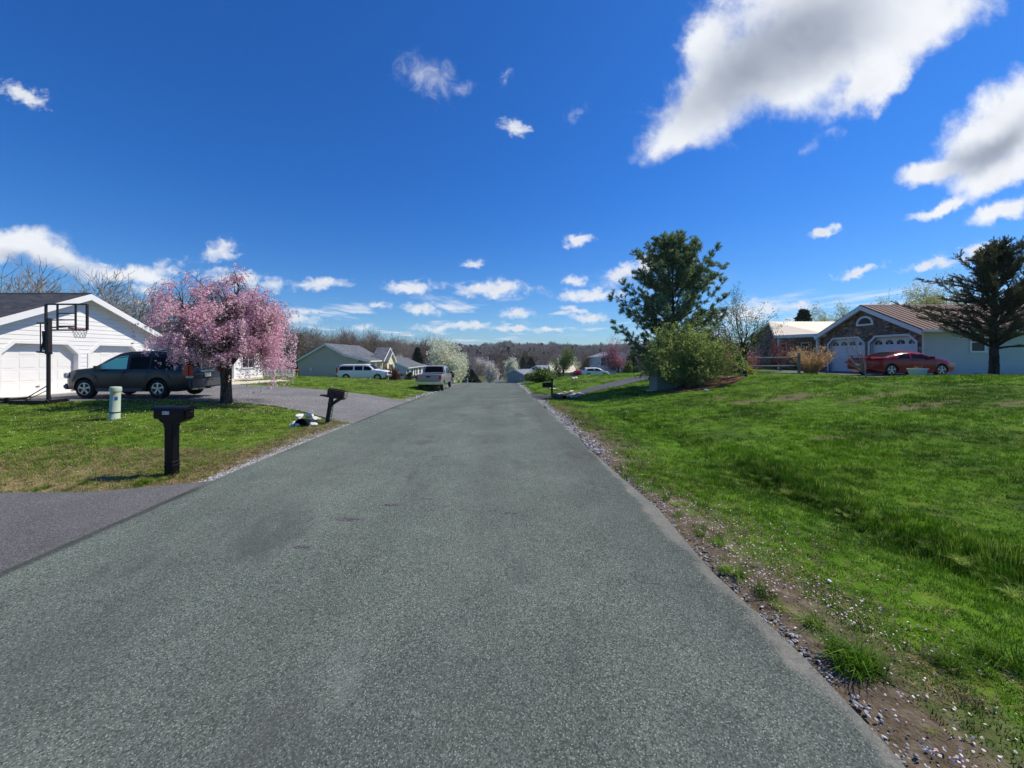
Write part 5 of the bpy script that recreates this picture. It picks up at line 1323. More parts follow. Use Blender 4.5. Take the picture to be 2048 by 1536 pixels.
# --- cream house
e = empty('cream_house', (-17.2, 104, -5.7), 0, 'cream house with dark roof partly hidden behind the white pear tree', 'house')
gable(e, 0, 32, -4.6, 4.6, 3.1, 5.3, 'siding_cream', 'shingle_dark', sw=True, oe=.4, og=.3)
for yy_ in (3, 8, 13, 19, 24, 29): window(e, (4.6, yy_, 1.9), 1.2, 1.3, 'x', 1, shutter='dark_shutter')
# --- slate blue split house past the crest
rz = math.radians(33.4)
e = empty('slate_house', (5.55, 88, -5.0), rz, 'slate blue house with pale grey roofs below the crest at the end of the road', 'house')
gable(e, 0, 5.6, 0, 7, 2.75, 3.75, 'siding_slate', 'shingle_pale', oe=.35, og=.25, ends=(1, 0))
m = MB(); m.box(0, 5.6, -.03, -.002, -.5, 2.7); m.build('front_wall', M['siding_white'], e)
gable(e, 5.62, 12.5, -1.4, 6.4, 3.2, 4.6, 'siding_slate', 'shingle_pale', oe=.35, og=.25)
m = MB(); m.box(5.62, 12.5, -1.43, -1.402, -.5, 3.15); m.build('front_wall', M['siding_white'], e)
gable(e, -3.6, -1.8, 6.0, 8.6, 3.0, 4.1, 'siding_white', 'shingle_pale', oe=.2, og=.2, sw=True, ends=(1, 0), gutter=False)
for xx in (1.6, 3.6): window(e, (xx, -.03, 1.4), .8, 1.3, 'y', -1)
for xx in (9.6, 11.2): window(e, (xx, -1.43, 1.7), .8, 1.3, 'y', -1)
block(e, 'front_door', 'dark_shutter', .4, 1.1, -.06, -.02, 0, 2.1)
# --- tall pale blue house
e = empty('tall_house', (22.6, 75, -2.0), 0, 'tall pale blue sided house behind the pink flowering tree', 'house')
gable(e, 0, 9, -3.1, 3.6, 3.8, 4.75, 'siding_blue', 'shingle_pale', yr=0, sw=True, oe=.3, og=.2)
window(e, (-2.45, 0, 2.9), .95, 1.5, 'y', -1); window(e, (-1.2, 0, 2.9), .9, 1.5, 'y', -1)
# --- cream shed beyond the lawn
e = empty('cream_shed', (11.3, 84, h(11.3, 84)-.2), 0, 'low building with a sunlit cream roof left of the parked white wagon', 'shed')
gable(e, 0, 5.2, 0, 6.5, 2.0, 3.4, 'siding_cream', 'tan_roof', oe=.4, og=.2); 
block(e, 'door', 'white', 1.2, 2.4, -.05, -.004, 0, 1.9)
# --- small far buildings
def far_house(name, px, Y, w, dpt, ze, zr, wm, rm, label, sw=False, rz=0.0, lift=0.0):
    x, y, z = gz(px, Y); e = empty(name, (x, y, z+lift), rz, label, 'house')
    gable(e, -w/2, w/2, -dpt/2, dpt/2, ze, zr, wm, rm, sw=sw, gutter=False, zb=-3)
    for u in (-w*.28, w*.05, w*.3): window(e, (u, -dpt/2, ze*.55), 1.0, 1.2, 'y', -1) if not sw else window(e, (u*.5, -w/2, ze*.55), 1.0, 1.2, 'y', -1)
    return e
far_house('far_house', 853, 150, 4, 6, 6.6, 8.2, 'siding_white', 'shingle_dark', 'small white gabled house far off above the cream house roof', lift=1.5, sw=True)
far_house('red_barn', 833, 165, 9, 6, 6.4, 8.2, 'siding_white', 'barn_red', 'far building with red roof behind the pale blue house', lift=2.0)
far_house('far_house', 880, 175, 16, 7, 7.5, 9.2, 'siding_cream', 'barn_red', 'long far building with rust red roof behind the white pear tree', lift=2.0)
far_house('far_house', 958, 200, 9, 7, 7.2, 9.4, 'siding_slate', 'shingle_dark', 'far slate coloured house with two bright windows above the road crest', lift=.2)
far_house('far_house', 1082, 215, 9, 9, 5.2, 7.6, 'siding_taupe', 'shingle_dark', 'far green grey gabled house above the slate blue house', sw=True, lift=.2)
far_house('far_house', 1096, 222, 12, 8, 4.6, 6.8, 'siding_cream', 'shingle_grey', 'far low house with brown grey roof beside the green grey gable', lift=.2)
# ------------------------------------------------------------------ vehicles; local x runs from tail (0) to nose, y across, z up
def car(name, loc, rz, label, cat, L, W, top, belt, wheels, wr, paint, side, windshield, rear_glass, sill=.28, tumble=.30, plan=None, clad=None, rimn=5, group=None, mirror=None, handles=(), seams=(), rear=None, front=None, nst=90, ends=(.30, .34), rimr=.62, bed=None, rack=False):
    e = empty(name, loc, rz, label, cat, group)
    tx, tz = zip(*top); bx, bz = zip(*belt)
    Tt = lambda x: float(np.interp(x, tx, tz)); Bb = lambda x: min(float(np.interp(x, bx, bz)), Tt(x)-.035)
    def hw(x):
        p = plan or [(0, .86), (.12, .94), (.5, .985), (1.2, 1), (L-1.3, 1), (L-.55, .95), (L-.2, .86), (L, .72)]
        return float(np.interp(x, [a for a, _ in p], [b for _, b in p]))*W/2
    def sec(x):
        T, B, w = Tt(x), Bb(x), hw(x); s = sill + max(0, (.45-x)/.45)*ends[0]*.5 + max(0, (x-(L-.5))/.5)*ends[1]*.45
        s = min(s, B-.1); mid = s+(B-s)*.42; kk = min(1.0, (T-B)/.3)
        wb = w*.972; tw = wb-(T-B)*tumble; tw = max(tw, wb*.55)
        return [(0, s), (w*.84, s), (w*.965, s+.05), (w*.992, s+(mid-s)*.5), (w, mid), (w*.995, B-.16 if B-.16 > mid else mid+.01), (w*.985, B-.05), (wb, B),
                (wb+(tw-wb)*.33, B+(T-B)*.33), (wb+(tw-wb)*.72, B+(T-B)*.72), (tw-.015-.01*kk, T-.05*kk-.012), (tw-.07, T-.012), (tw*.55, T+.012), (0, T+.018)]
    dense = sorted(set(list(np.linspace(0, L, nst))+[a for a, _ in top]+[a for a, _ in belt])); dense = [x for i, x in enumerate(dense) if i == 0 or x-dense[i-1] > .008]
    # soften the profile a little
    secs = [np.array(sec(x)) for x in dense]; P_ = len(secs[0])
    mb = MB(); ring = lambda x, s: [(x, y, z) for y, z in s] + [(x, -y, z) for y, z in s[-2:0:-1]]
    rows = []
    for x, s in zip(dense, secs): rows.append(ring(x, s))
    def cap(x, dx, s, k):
        c = s.mean(0)*np.array([0, 1]); return ring(x+dx, (s-c)*k+c)
    rows = [cap(0, -.06, secs[0], .80), cap(0, -.045, secs[0], .93)] + rows + [cap(L, .04, secs[-1], .93), cap(L, .06, secs[-1], .80)]
    n = len(rows[0])
    for r_ in rows: mb.v += r_
    for i in range(len(rows)-1):
        for k in range(n): k2 = (k+1) % n; mb.face([i*n+k, i*n+k2, (i+1)*n+k2, (i+1)*n+k])
    mb.face(list(range(n))[::-1]); mb.face([(len(rows)-1)*n+k for k in range(n)])
    body = mb.build('body', [M[paint], M['black']], e)
    cuts = []
    for wx in wheels:
        for sg in (-1, 1):
            c = MB().mat(1); c.lathe([(wr*1.15, min(sg*W*.24, sg*W*.62)), (wr*1.15, max(sg*W*.24, sg*W*.62))], 28, (wx, 0, wr*1.03), 'y'); cuts.append(c)
    if bed: c = MB(); c.box(bed[0], bed[1], -W/2+.09, W/2-.09, bed[2], 3); cuts.append(c)
    boolean_cut(body, cuts); body.data.shade_smooth(); body.data.set_sharp_from_angle(angle=math.radians(32))
    def yside(x, z):
        s = sec(x)[4:12]; zs = [p[1] for p in s]; ys = [p[0] for p in s]; return float(np.interp(z, zs, ys))
    def patch_side(poly, nm, mt, off=.006, parent=e, both=True, n_=10):
        """poly: lower and upper edges as lists of (x,z)"""
        lo, up = poly; res = lambda q, k: np.stack([np.interp(np.linspace(0, 1, k), np.linspace(0, 1, len(q)), [a[j] for a in q]) for j in (0, 1)], 1)
        a, b = res(lo, n_), res(up, n_); out = []
        for sg in ((-1, 1) if both else (both,)):
            m = MB(); R = 5
            for t in np.linspace(0, 1, R):
                for p, q in zip(a, b): x, z = p*(1-t)+q*t; m.v.append((x, sg*(yside(x, z)+off), z))
            for i in range(R-1):
                for k in range(n_-1): m.face([i*n_+k, i*n_+k+1, (i+1)*n_+k+1, (i+1)*n_+k])
            out.append(link(nm, m.mesh(nm, False), M[mt], parent, True))
        return out
    def ztop(x, y):
        s = sec(x); return float(np.interp(abs(y), [p[0] for p in s[:9:-1]], [p[1] for p in s[:9:-1]]))
    def patch_top(x0, x1, y0, y1, nm, mt, off=.008, parent=e):
        m = MB(); nx_, ny_ = 9, 9
        for i in range(nx_):
            x = x0+(x1-x0)*i/(nx_-1); yw = y0+(y1-y0)*i/(nx_-1); dzx = (Tt(x+.02)-Tt(x-.02))/.04; nn = math.hypot(1, dzx)
            for k in range(ny_):
                y = yw*(2*k/(ny_-1)-1); m.v.append((x-dzx/nn*off, y, ztop(x, y)+off/nn))
        for i in range(nx_-1):
            for k in range(ny_-1): m.face([i*ny_+k, i*ny_+k+1, (i+1)*ny_+k+1, (i+1)*ny_+k])
        return link(nm, m.mesh(nm, False), M[mt], parent, True)
    for (lo, up, gm) in side: patch_side((lo, up), 'side_window', gm)
    if windshield: patch_top(*windshield, 'windshield', 'glass_car')
    if rear_glass: patch_top(*rear_glass, 'rear_window', 'glass_car')
    for (lo, up) in seams: patch_side((lo, up), 'door_seam', 'black', .003, n_=4)
    for (hx, hz) in handles:
        for sg in (-1, 1): y = sg*(yside(hx, hz)+.012); MB().box(hx-.09, hx+.09, min(y, y+sg*.025), max(y, y+sg*.025), hz-.018, hz+.018).build('door_handle', M[paint], e, bevel=.006)
    if clad:
        for (lo, up) in clad: patch_side((lo, up), 'cladding', 'clad', .012, n_=14)
    if mirror:
        for sg in (-1, 1):
            y = yside(mirror[0], mirror[1]); m = MB(); m.cbox((mirror[0], sg*(y+.13), mirror[1]+.06), .12, .2, .16); m.bar((mirror[0]+.02, sg*(y-.02), mirror[1]), (mirror[0], sg*(y+.08), mirror[1]+.03), .04)
            m.build('mirror', M[mirror[2] if len(mirror) > 2 else paint], e, bevel=.02)
    # wheels
    for wx in wheels:
        for sg in (-1, 1):
            yo = sg*(W/2-.04); yi = yo-sg*.22; ym = (yo+yi)/2
            t = MB(); pr = [(wr*.60, yi), (wr*.93, yi+sg*.012), (wr, yi+sg*.045), (wr, yo-sg*.045), (wr*.93, yo-sg*.012), (wr*.62, yo), (wr*.60, yo-sg*.05)]
            t.lathe(pr, 36, (wx, 0, wr), 'y'); w = t.build('wheel', M['rubber'], e, True)
            r = MB(); r.lathe([(wr*rimr, yo-sg*.03), (wr*rimr, yo+sg*.004), (wr*(rimr-.05), yo+sg*.006), (wr*(rimr-.07), yo-sg*.03)], 36, (wx, 0, wr), 'y')
            for k in range(rimn):
                a = 2*PI*k/rimn+.3; c, s_ = math.cos(a), math.sin(a); r.bar((wx+c*wr*.06, yo+sg*.0, wr+s_*wr*.06), (wx+c*wr*rimr*.95, yo-sg*.006, wr+s_*wr*rimr*.95), .03, wr*.20, (0, 1, 0)) if rimn > 6 else r.prism([(wx+c*wr*rimr*.96-s_*wr*.12, wr+s_*wr*rimr*.96+c*wr*.12), (wx+c*wr*rimr*.96+s_*wr*.12, wr+s_*wr*rimr*.96-c*wr*.12), (wx+s_*wr*.07, wr-c*wr*.07), (wx-s_*wr*.07, wr+c*wr*.07)], yo-sg*.03, yo+sg*.003, 'y')
            r.lathe([(wr*.13, yo-sg*.02), (wr*.13, yo+sg*.012), (wr*.02, yo+sg*.014)], 16, (wx, 0, wr), 'y'); r.build('rim', M['rim'], w, True)
            d = MB(); d.lathe([(wr*.58, yo-sg*.06), (wr*.58, yo-sg*.05)], 24, (wx, 0, wr), 'y'); d.build('spoke_shade_disc', M['black'], w)  # black disc added as the shade behind the spokes
    # details given as boxes: (name, material, x0,x1,y0,y1,z0,z1, mirrored, bevel)
    for dd in (rear or [])+(front or []):
        nm, mt, x0, x1, y0, y1, z0, z1, mir = dd[:9]; bv = dd[9] if len(dd) > 9 else .012
        for sg in ((-1, 1) if mir else (1,)): MB().box(x0, x1, sg*y0, sg*y1, z0, z1).build(nm, M[mt], e, bevel=bv)
    if rack:
        for sg in (-1, 1):
            m = MB(); xa, xb = rack; pts = [(xa, sg*(W/2-.36), Tt(xa)+.01), (xa+.08, sg*(W/2-.36), Tt(xa)+.07), (xb-.1, sg*(W/2-.36), Tt(xb)+.07), (xb, sg*(W/2-.36), Tt(xb)+.01)]; m.tube(pts, .02, 6); m.build('roof_rail', M['black'], e)
    return e

# --- dark grey wagon in front of the white garage: nose towards the garage (-X)
xs, ys = -11.95, 15.65; zs = h(-15, 15.8)+.022
car('grey_suv', (xs, ys, zs), PI, 'dark grey family wagon parked nose in at the white garage doors', 'car', 4.85, 1.99,
    [(0,.98),(.05,1.12),(.30,1.60),(.40,1.72),(.7,1.79),(1.8,1.83),(2.35,1.81),(2.72,1.74),(3.12,1.53),(3.66,1.20),(3.95,1.17),(4.42,1.12),(4.68,1.03),(4.80,.92),(4.85,.80)],
    [(0,1.08),(1,1.10),(3.6,1.08),(3.9,1.04),(4.85,.9)], (1.12, 3.92), .375, 'paint_grey',
    [([(2.30,1.13),(3.42,1.13)], [(2.34,1.65),(2.70,1.60),(3.36,1.24)], 'glass_car_lit'), ([(1.46,1.13),(2.20,1.13)], [(1.46,1.67),(2.22,1.66)], 'glass_car'), ([(.52,1.13),(1.40,1.13)], [(.66,1.62),(1.40,1.68)], 'glass_car')],
    (2.76, 3.62, .64, .78), (.075, .36, .74, .62), sill=.26, tumble=.24,
    clad=[([(0.65,.62),(0.77,.86),(1.13,.99),(1.49,.86),(1.65,.60)], [(0.57,.66),(0.71,.95),(1.13,1.07),(1.55,.95),(1.71,.64)]), ([(3.43,.60),(3.55,.86),(3.91,.97),(4.27,.86),(4.40,.62)], [(3.37,.64),(3.49,.93),(3.91,1.03),(4.35,.93),(4.46,.66)]), ([(1.65,.28),(3.40,.28)], [(1.65,.40),(3.40,.40)])],
    mirror=(3.30, 1.12), handles=((2.42,1.0),(1.55,1.0)), seams=[([(2.25,.45),(2.25,1.1)], [(2.265,.45),(2.265,1.1)]), ([(1.44,.70),(1.44,1.1)], [(1.455,.70),(1.455,1.1)]), ([(3.42,.45),(3.42,1.05)], [(3.435,.45),(3.435,1.05)])],
    rear=[('tail_light', 'red_light', -.075, .20, .72, .955, .86, 1.28, True, .03), ('bumper', 'clad', -.13, .05, -.88, .88, .38, .74, False, .05), ('garnish', 'chrome', -.085, -.05, -.38, .38, 1.00, 1.07, False), ('number_plate', 'plate', -.085, -.06, -.16, .16, .80, .96, False, .004), ('reverse_light', 'headlight', -.082, .1, .72, .93, .78, .86, True, .02), ('tow_hitch', 'black', -.18, 0, -.06, .06, .33, .40, False), ('rear_wiper', 'black', .02, .03, -.02, .3, 1.16, 1.18, False, .002), ('exhaust', 'chrome', -.12, .1, .55, .62, .32, .38, False)],
    front=[('headlight', 'headlight', 4.62, 4.80, .62, .90, .78, .98, True, .03), ('grille', 'black', 4.80, 4.93, -.45, .45, .66, .90, False, .02), ('bumper', 'clad', 4.70, 4.94, -.80, .80, .34, .56, False, .05)], rack=(.8, 2.9))
# --- red coupe, nose to the right
z_ = h(22, 21.9)+.022
car('red_coupe', (20.45, 21.95, z_), 0, 'glossy red coupe with rear spoiler parked before the stone garage', 'car', 4.78, 1.86,
    [(0,.72),(.04,.88),(.14,.985),(.5,1.01),(.82,1.035),(1.25,1.17),(1.72,1.32),(2.25,1.37),(2.7,1.32),(3.15,1.12),(3.45,.99),(3.9,.94),(4.35,.83),(4.65,.70),(4.78,.60)],
    [(0,.93),(1.2,.97),(3.3,.93),(3.6,.90),(4.78,.6)], (.98, 3.72), .325, 'paint_red',
    [([(2.10,.975),(3.12,.95)], [(2.14,1.27),(2.62,1.25),(3.06,1.05)], 'glass_car'), ([(1.28,.98),(2.0,.975)], [(1.55,1.18),(2.04,1.27)], 'glass_car')],
    (2.70, 3.36, .56, .70), (.86, 1.66, .62, .54), sill=.17, tumble=.52, plan=[(0, .78), (.12, .90), (.5, .97), (1.2, 1), (3.4, 1), (4.1, .95), (4.5, .84), (4.78, .62)],
    mirror=(3.05, .94), handles=((2.2,.86),), seams=[([(2.05,.32),(2.05,.95)], [(2.062,.32),(2.062,.95)]), ([(3.26,.35),(3.26,.90)], [(3.272,.35),(3.272,.90)])], rimn=5, rimr=.68,
    rear=[('tail_light', 'red_light', -.07, .10, .50, .80, .66, .80, True, .02), ('number_plate', 'plate', -.075, -.055, -.16, .16, .55, .68, False, .004), ('spoiler', 'paint_red', -.02, .22, -.70, .70, 1.085, 1.115, False, .012), ('spoiler_strut', 'paint_red', .05, .14, .50, .56, .98, 1.09, True)],
    front=[('headlight', 'headlight', 4.40, 4.66, .50, .76, .60, .70, True, .03)])
# --- long white wagon by the taupe house, nose to the right
x0, y0 = (678-CX)/F*43.3, 43.6
car('white_suv', (x0, y0, h(-15.5, 43.5)-.02), 0, 'long white wagon with dark windows parked in front of the taupe house', 'car', 5.55, 2.0,
    [(0,1.05),(.04,1.25),(.22,1.62),(.34,1.80),(.7,1.86),(3.1,1.88),(3.55,1.80),(4.15,1.34),(4.35,1.24),(5.1,1.18),(5.42,1.10),(5.55,.92)],
    [(0,1.18),(4.2,1.18),(4.5,1.12),(5.55,.95)], (1.05, 4.52), .39, 'paint_white',
    [([(3.0,1.21),(3.95,1.21)], [(3.0,1.72),(3.52,1.72),(3.92,1.30)], 'glass_car'), ([(2.0,1.21),(2.86,1.21)], [(2.0,1.73),(2.86,1.73)], 'glass_car'), ([(.22,1.21),(1.82,1.21)], [(.42,1.72),(1.82,1.73)], 'glass_car')],
    (3.54, 4.20, .70, .82), (.07, .30, .78, .70), sill=.34, tumble=.18, mirror=(3.95, 1.2), handles=((3.1,1.04),(2.05,1.04)), rack=(.6, 3.0), rimn=6,
    clad=None, rear=[('tail_light', 'red_light', -.07, .1, .84, .97, .95, 1.5, True), ('bumper', 'clad', -.14, .02, -.93, .93, .45, .66, False)],
    front=[('headlight', 'headlight', 5.35, 5.60, .62, .93, .84, 1.04, True), ('grille', 'black', 5.55, 5.63, -.55, .55, .74, 1.02, False), ('bumper', 'clad', 5.40, 5.66, -.93, .93, .44, .66, False, .04)])
# --- silver pickup facing away down the road
rzp = math.radians(88.3)
x0, y0 = -5.32, 28.6
pk = car('silver_pickup', (x0, y0, h(-5.0, 29.5)+.03), rzp, 'silver pickup with tinted rear glass parked on the left verge facing away', 'pickup truck', 5.7, 1.98,
    [(0,1.16),(.02,1.28),(.10,1.30),(2.02,1.30),(2.08,1.34),(2.30,1.80),(2.42,1.86),(3.3,1.88),(3.62,1.80),(4.15,1.34),(4.4,1.24),(5.3,1.16),(5.6,1.05),(5.7,.9)],
    [(0,1.20),(2.0,1.24),(4.2,1.22),(4.5,1.15),(5.7,.92)], (1.12, 4.72), .39, 'paint_silver',
    [([(3.1,1.26),(3.98,1.26)], [(3.1,1.72),(3.6,1.72),(3.95,1.34)], 'glass_car'), ([(2.34,1.26),(3.0,1.26)], [(2.46,1.72),(3.0,1.73)], 'glass_car')],
    (3.66, 4.22, .68, .80), (2.085, 2.31, .76, .66), sill=.46, tumble=.22, mirror=(3.95, 1.22, 'black'), handles=((3.15,1.08),), bed=(.14, 2.0, .75),
    rear=[('tail_light', 'red_light', -.08, .14, .80, .965, .92, 1.24, True, .02), ('bumper', 'chrome', -.20, .0, -.93, .93, .56, .76, False, .03), ('number_plate', 'plate', -.215, -.195, -.42, -.16, .60, .74, False, .004), ('tailgate', 'paint_silver', -.085, -.05, -.76, .76, .80, 1.24, False, .015), ('tailgate_handle', 'black', -.10, -.07, -.16, .16, 1.06, 1.17, False), ('tow_hitch', 'black', -.28, -.1, -.05, .05, .48, .56, False), ('brake_light', 'red_light', 2.20, 2.30, -.12, .12, 1.80, 1.84, False), ('axle', 'black', 1.0, 1.25, -.8, .8, .30, .46, False)],
    front=[('bumper', 'chrome', 5.6, 5.85, -.93, .93, .5, .72, False, .03)])
# --- dark sedan further down
car('black_sedan', (-11.9, 55.5, h(-10.5, 55.5)-.0), math.radians(-10), 'black sedan half hidden behind the silver pickup', 'car', 4.6, 1.8,
    [(0,.85),(.1,1.05),(.6,1.08),(1.1,1.34),(1.6,1.44),(2.4,1.44),(3.1,1.08),(3.4,1.0),(4.3,.85),(4.6,.6)], [(0,.95),(3.3,.95),(4.6,.6)], (.9, 3.65), .33, 'paint_black',
    [([(2.0,1.0),(2.9,.99)], [(2.0,1.36),(2.4,1.36),(2.8,1.12)], 'glass_car'), ([(1.1,1.0),(1.9,1.0)], [(1.3,1.30),(1.9,1.36)], 'glass_car')], (2.45, 3.05, .55, .68), (.65, 1.08, .66, .58), sill=.2, tumble=.4, mirror=(2.8, .98), nst=40)
car('white_wagon', ((1165-CX)/F*68, 68, h(15.7, 68)+.02), math.radians(4), 'white crossover wagon parked past the right lawn crest', 'car', 4.6, 1.85,
    [(0,.95),(.05,1.15),(.4,1.55),(.8,1.64),(2.4,1.66),(2.9,1.52),(3.5,1.12),(4.3,.98),(4.6,.75)], [(0,1.02),(3.4,1.02),(4.6,.7)], (.85, 3.6), .35, 'paint_white',
    [([(1.9,1.06),(3.1,1.05)], [(1.9,1.52),(2.5,1.52),(3.0,1.18)], 'glass_car'), ([(.5,1.08),(1.8,1.06)], [(.65,1.42),(1.8,1.52)], 'glass_car')], (2.85, 3.4, .62, .74), (.08, .38, .7, .62), sill=.25, tumble=.3, mirror=(3.0, 1.04), nst=40, rack=(.7, 2.3))
car('maroon_car', ((1143-CX)/F*70, 70, h(13, 70)+.02), math.radians(10), 'dark maroon car left of the white crossover wagon', 'car', 4.3, 1.75,
    [(0,.8),(.1,1.0),(.5,1.06),(1.0,1.34),(1.5,1.44),(2.3,1.44),(2.9,1.08),(3.2,1.0),(4.0,.85),(4.3,.6)], [(0,.95),(3.3,.95),(4.3,.6)], (.85, 3.4), .32, 'paint_red',
    [([(1.9,1.0),(2.8,.99)], [(1.9,1.36),(2.3,1.36),(2.7,1.12)], 'glass_car')], (2.35, 2.9, .55, .68), (.55, .98, .66, .58), sill=.2, tumble=.4, nst=30)
# ------------------------------------------------------------------ street furniture and yard things
def text_mesh(txt, size, mt, parent, loc, rot, ext=.002, name='lettering'):
    c = D.curves.new(name, 'FONT'); c.body = txt; c.size = size; c.extrude = ext; c.align_x = 'CENTER'; c.align_y = 'CENTER'
    t = D.objects.new('tmp', c); COL.objects.link(t); dg = bpy.context.evaluated_depsgraph_get(); me = D.meshes.new_from_object(t.evaluated_get(dg), depsgraph=dg)
    D.objects.remove(t); D.curves.remove(c); me.materials.clear(); o = link(name, me, M[mt], parent); o.location = loc; o.rotation_euler = rot; return o
# black mailbox 4215
x, y, z = G(344, 951)
e = empty('black_mailbox', (x, y, z), 0, 'black mailbox on a thick black post at the lawn corner, showing 4215', 'mailbox')
S_ = 1.19
m = MB(); m.box(-.052, .052, -.052, .052, -.05, .86); m.build('post', M['black_gloss'], e, bevel=.01)
m = MB(); m.lathe([(.102,.0),(.102,.13),(.108,.145),(.108,.165),(.098,.18),(.098,.20),(.106,.21),(.106,.225),(.082,.255)], 4, (0, 0, 0)); me_ = m
m.v = [((a*math.cos(PI/4)-b*math.sin(PI/4)), (a*math.sin(PI/4)+b*math.cos(PI/4)), c) for a, b, c in m.v]; m.build('post_base', M['black_gloss'], e, bevel=.006)
m = MB(); m.box(-.072, .072, -.072, .072, .24, .84); m.build('post_sleeve', M['black_gloss'], e, bevel=.008)
m = MB(); m.prism([(-.19, .96), (-.15, .90), (-.10, .88), (-.075, .80), (.075, .80), (.09, .86), (.22, .90), (.30, .94), (.33, .96)], -.07, .07, 'y'); m.build('bracket', M['black_gloss'], e, bevel=.006)
prof = [(-.105, .955), (.105, .955), (.105, 1.10)]+[(.125*math.cos(a), 1.10+.055*math.sin(a)) for a in np.linspace(.15, PI-.15, 9)]+[(-.105, 1.10)]
m = MB(); m.prism([(b, c) for b, c in [(-.105,.955),(.105,.955),(.105,1.10),(-.105,1.10)]], -.235, .31, 'x'); bx_ = m.build('box', M['black_gloss'], e, bevel=.008)
m = MB(); arc = [(.135*math.cos(a), 1.098+.062*math.sin(a)) for a in np.linspace(0, PI, 13)]; m.prism(arc, -.262, .345, 'x'); m.build('lid', M['black_gloss'], e, bevel=.004)
m = MB(); m.box(.311, .325, -.085, .085, .97, 1.09); d_ = m.build('door', M['black_gloss'], e, bevel=.008)
m = MB(); m.tube([(.326, -.03, 1.065), (.35, -.02, 1.07), (.35, .02, 1.07), (.326, .03, 1.065)], .008, 6); m.build('handle', M['black_metal'], d_)
m = MB(); m.box(-.07, .05, -.1075, -.1055, 1.03, 1.085); pl = m.build('number_plate', M['num_white'], bx_)
text_mesh('4215', .058, 'black', pl, (-.01, -.1080, 1.057), (PI/2, 0, 0), .0008, 'number')
e.rotation_euler = (0, 0, math.radians(-4))

# wooden mailbox, leaning
x, y, z = G(655, 847)
e = empty('wooden_mailbox', (x, y, z), math.radians(-6), 'weathered dark wooden mailbox on a leaning post with a vertical green sign', 'mailbox', ry=math.radians(9))
m = MB(); m.box(-.055, .055, -.055, .055, -.15, .95); m.build('post', M['wood_dark'], e, bevel=.006)
m = MB(); m.bar((.03, 0, .60), (.33, 0, .86), .07, .09); m.build('brace', M['wood_dark'], e)
m = MB(); m.box(-.33, .42, -.10, .10, .82, .86); m.build('shelf', M['wood_dark'], e, bevel=.004)
m = MB()
arc = [(.125*math.cos(a), .99+.105*math.sin(a)) for a in np.linspace(0, PI, 11)]
m.prism([(-.125, .865), (.125, .865)]+arc, -.09, .44, 'x')
for a in np.linspace(.25, PI-.25, 6): c, s = math.cos(a), math.sin(a); m.box(-.10, .45, .127*c-.02, .127*c+.02, .99+.106*s-.004, .99+.106*s+.012)
m.build('box', M['wood_dark'], e)
m = MB(); m.prism([(-.10, .88), (.10, .88), (.10, .99)]+[(.10*math.cos(a), .99+.08*math.sin(a)) for a in np.linspace(.2, PI-.2, 7)]+[(-.10, .99)], .441, .462, 'x'); m.build('door', M['wood_grey'], e)
m = MB(); m.tube([(-.05, 0, 1.10), (-.06, 0, 1.14), (-.03, .0, 1.155)], .012, 6); m.build('flag', M['off_white'], e)
m = MB(); m.box(.058, .072, -.075, .075, .10, .57); sg_ = m.build('number_sign', M['sign_green'], e, bevel=.003)
for k, ch in enumerate('4217'): text_mesh(ch, .11, 'num_white', sg_, (.0735, 0, .505-k*.112), (PI/2, 0, PI/2), .0008, 'number')
m = MB(); m.box(.056, .21, -.057, -.062, .10, .57)

# culvert pipe with white stones
x, y, z = G(607, 852)
e = empty('culvert_pipe', (x, y-.1, z-.02), math.radians(12), 'black corrugated culvert pipe end among white stones in the lawn', 'pipe', rx=math.radians(-10))
m = MB(); m.v = []; n = 24
def pipe(mb, r0, r1, a, b, c=(0, 0, 0)):
    k = len(mb.v)
    for (r, t) in ((r0, a), (r1, a), (r1, b), (r0, b)):
        for i in range(n): q = 2*PI*i/n; mb.v.append((c[0]+r*math.cos(q), c[1]+t, c[2]+r*math.sin(q)))
    for s in range(4):
        for i in range(n): j = (i+1) % n; mb.face([k+s*n+i, k+s*n+j, k+((s+1) % 4)*n+j, k+((s+1) % 4)*n+i])
pipe(m, .165, .185, -.12, .55, (0, 0, .05))
for q in range(5): pipe(m, .180, .198, -.06+q*.1, -.01+q*.1, (0, 0, .05))
m.build('tube', M['black'], e)
m = MB(); m.lathe([(.164, .3), (.164, .32)], 20, (0, 0, .05), 'y'); m.build('pipe_inside', M['black'], e)
rs = random.Random(8)
def stone(name, loc, s, mt, label, group, seed, flat=.6):
    me = rock(seed, 2, (1, .75, flat), .3); o = link(name, me, M[mt], smooth=True, sharp=35); o.location = loc; o.scale = (s, s, s); o.rotation_euler = (rs.uniform(-.2, .2), rs.uniform(-.2, .2), rs.uniform(0, 6)); return tag(o, label, 'stone', group)
labs = ['white stone standing left of the black culvert pipe','flat pale stone lying over the culvert pipe','tall white stone leaning right of the culvert pipe','long grey white stone behind the culvert pipe','white stone at the right foot of the culvert pipe','small pale stone at the far left of the culvert','tan stone touching the left side of the culvert mouth','grey stone on top between pipe and wooden mailbox']
for i, (px, py, s, lb) in enumerate([(590,853,.30,0),(600,847,.38,1),(619,845,.34,2),(628,842,.42,3),(626,853,.36,4),(582,852,.20,5),(587,848,.24,6),(636,842,.34,7)]):
    a, b, c = G(px, py); s *= .72; stone('culvert_stone', (a, b, c+s*.18+(.16 if lb in (1, 2) else 0)), s, 'white_stone', labs[lb], 'white stones round the culvert pipe', 90+i, .55)

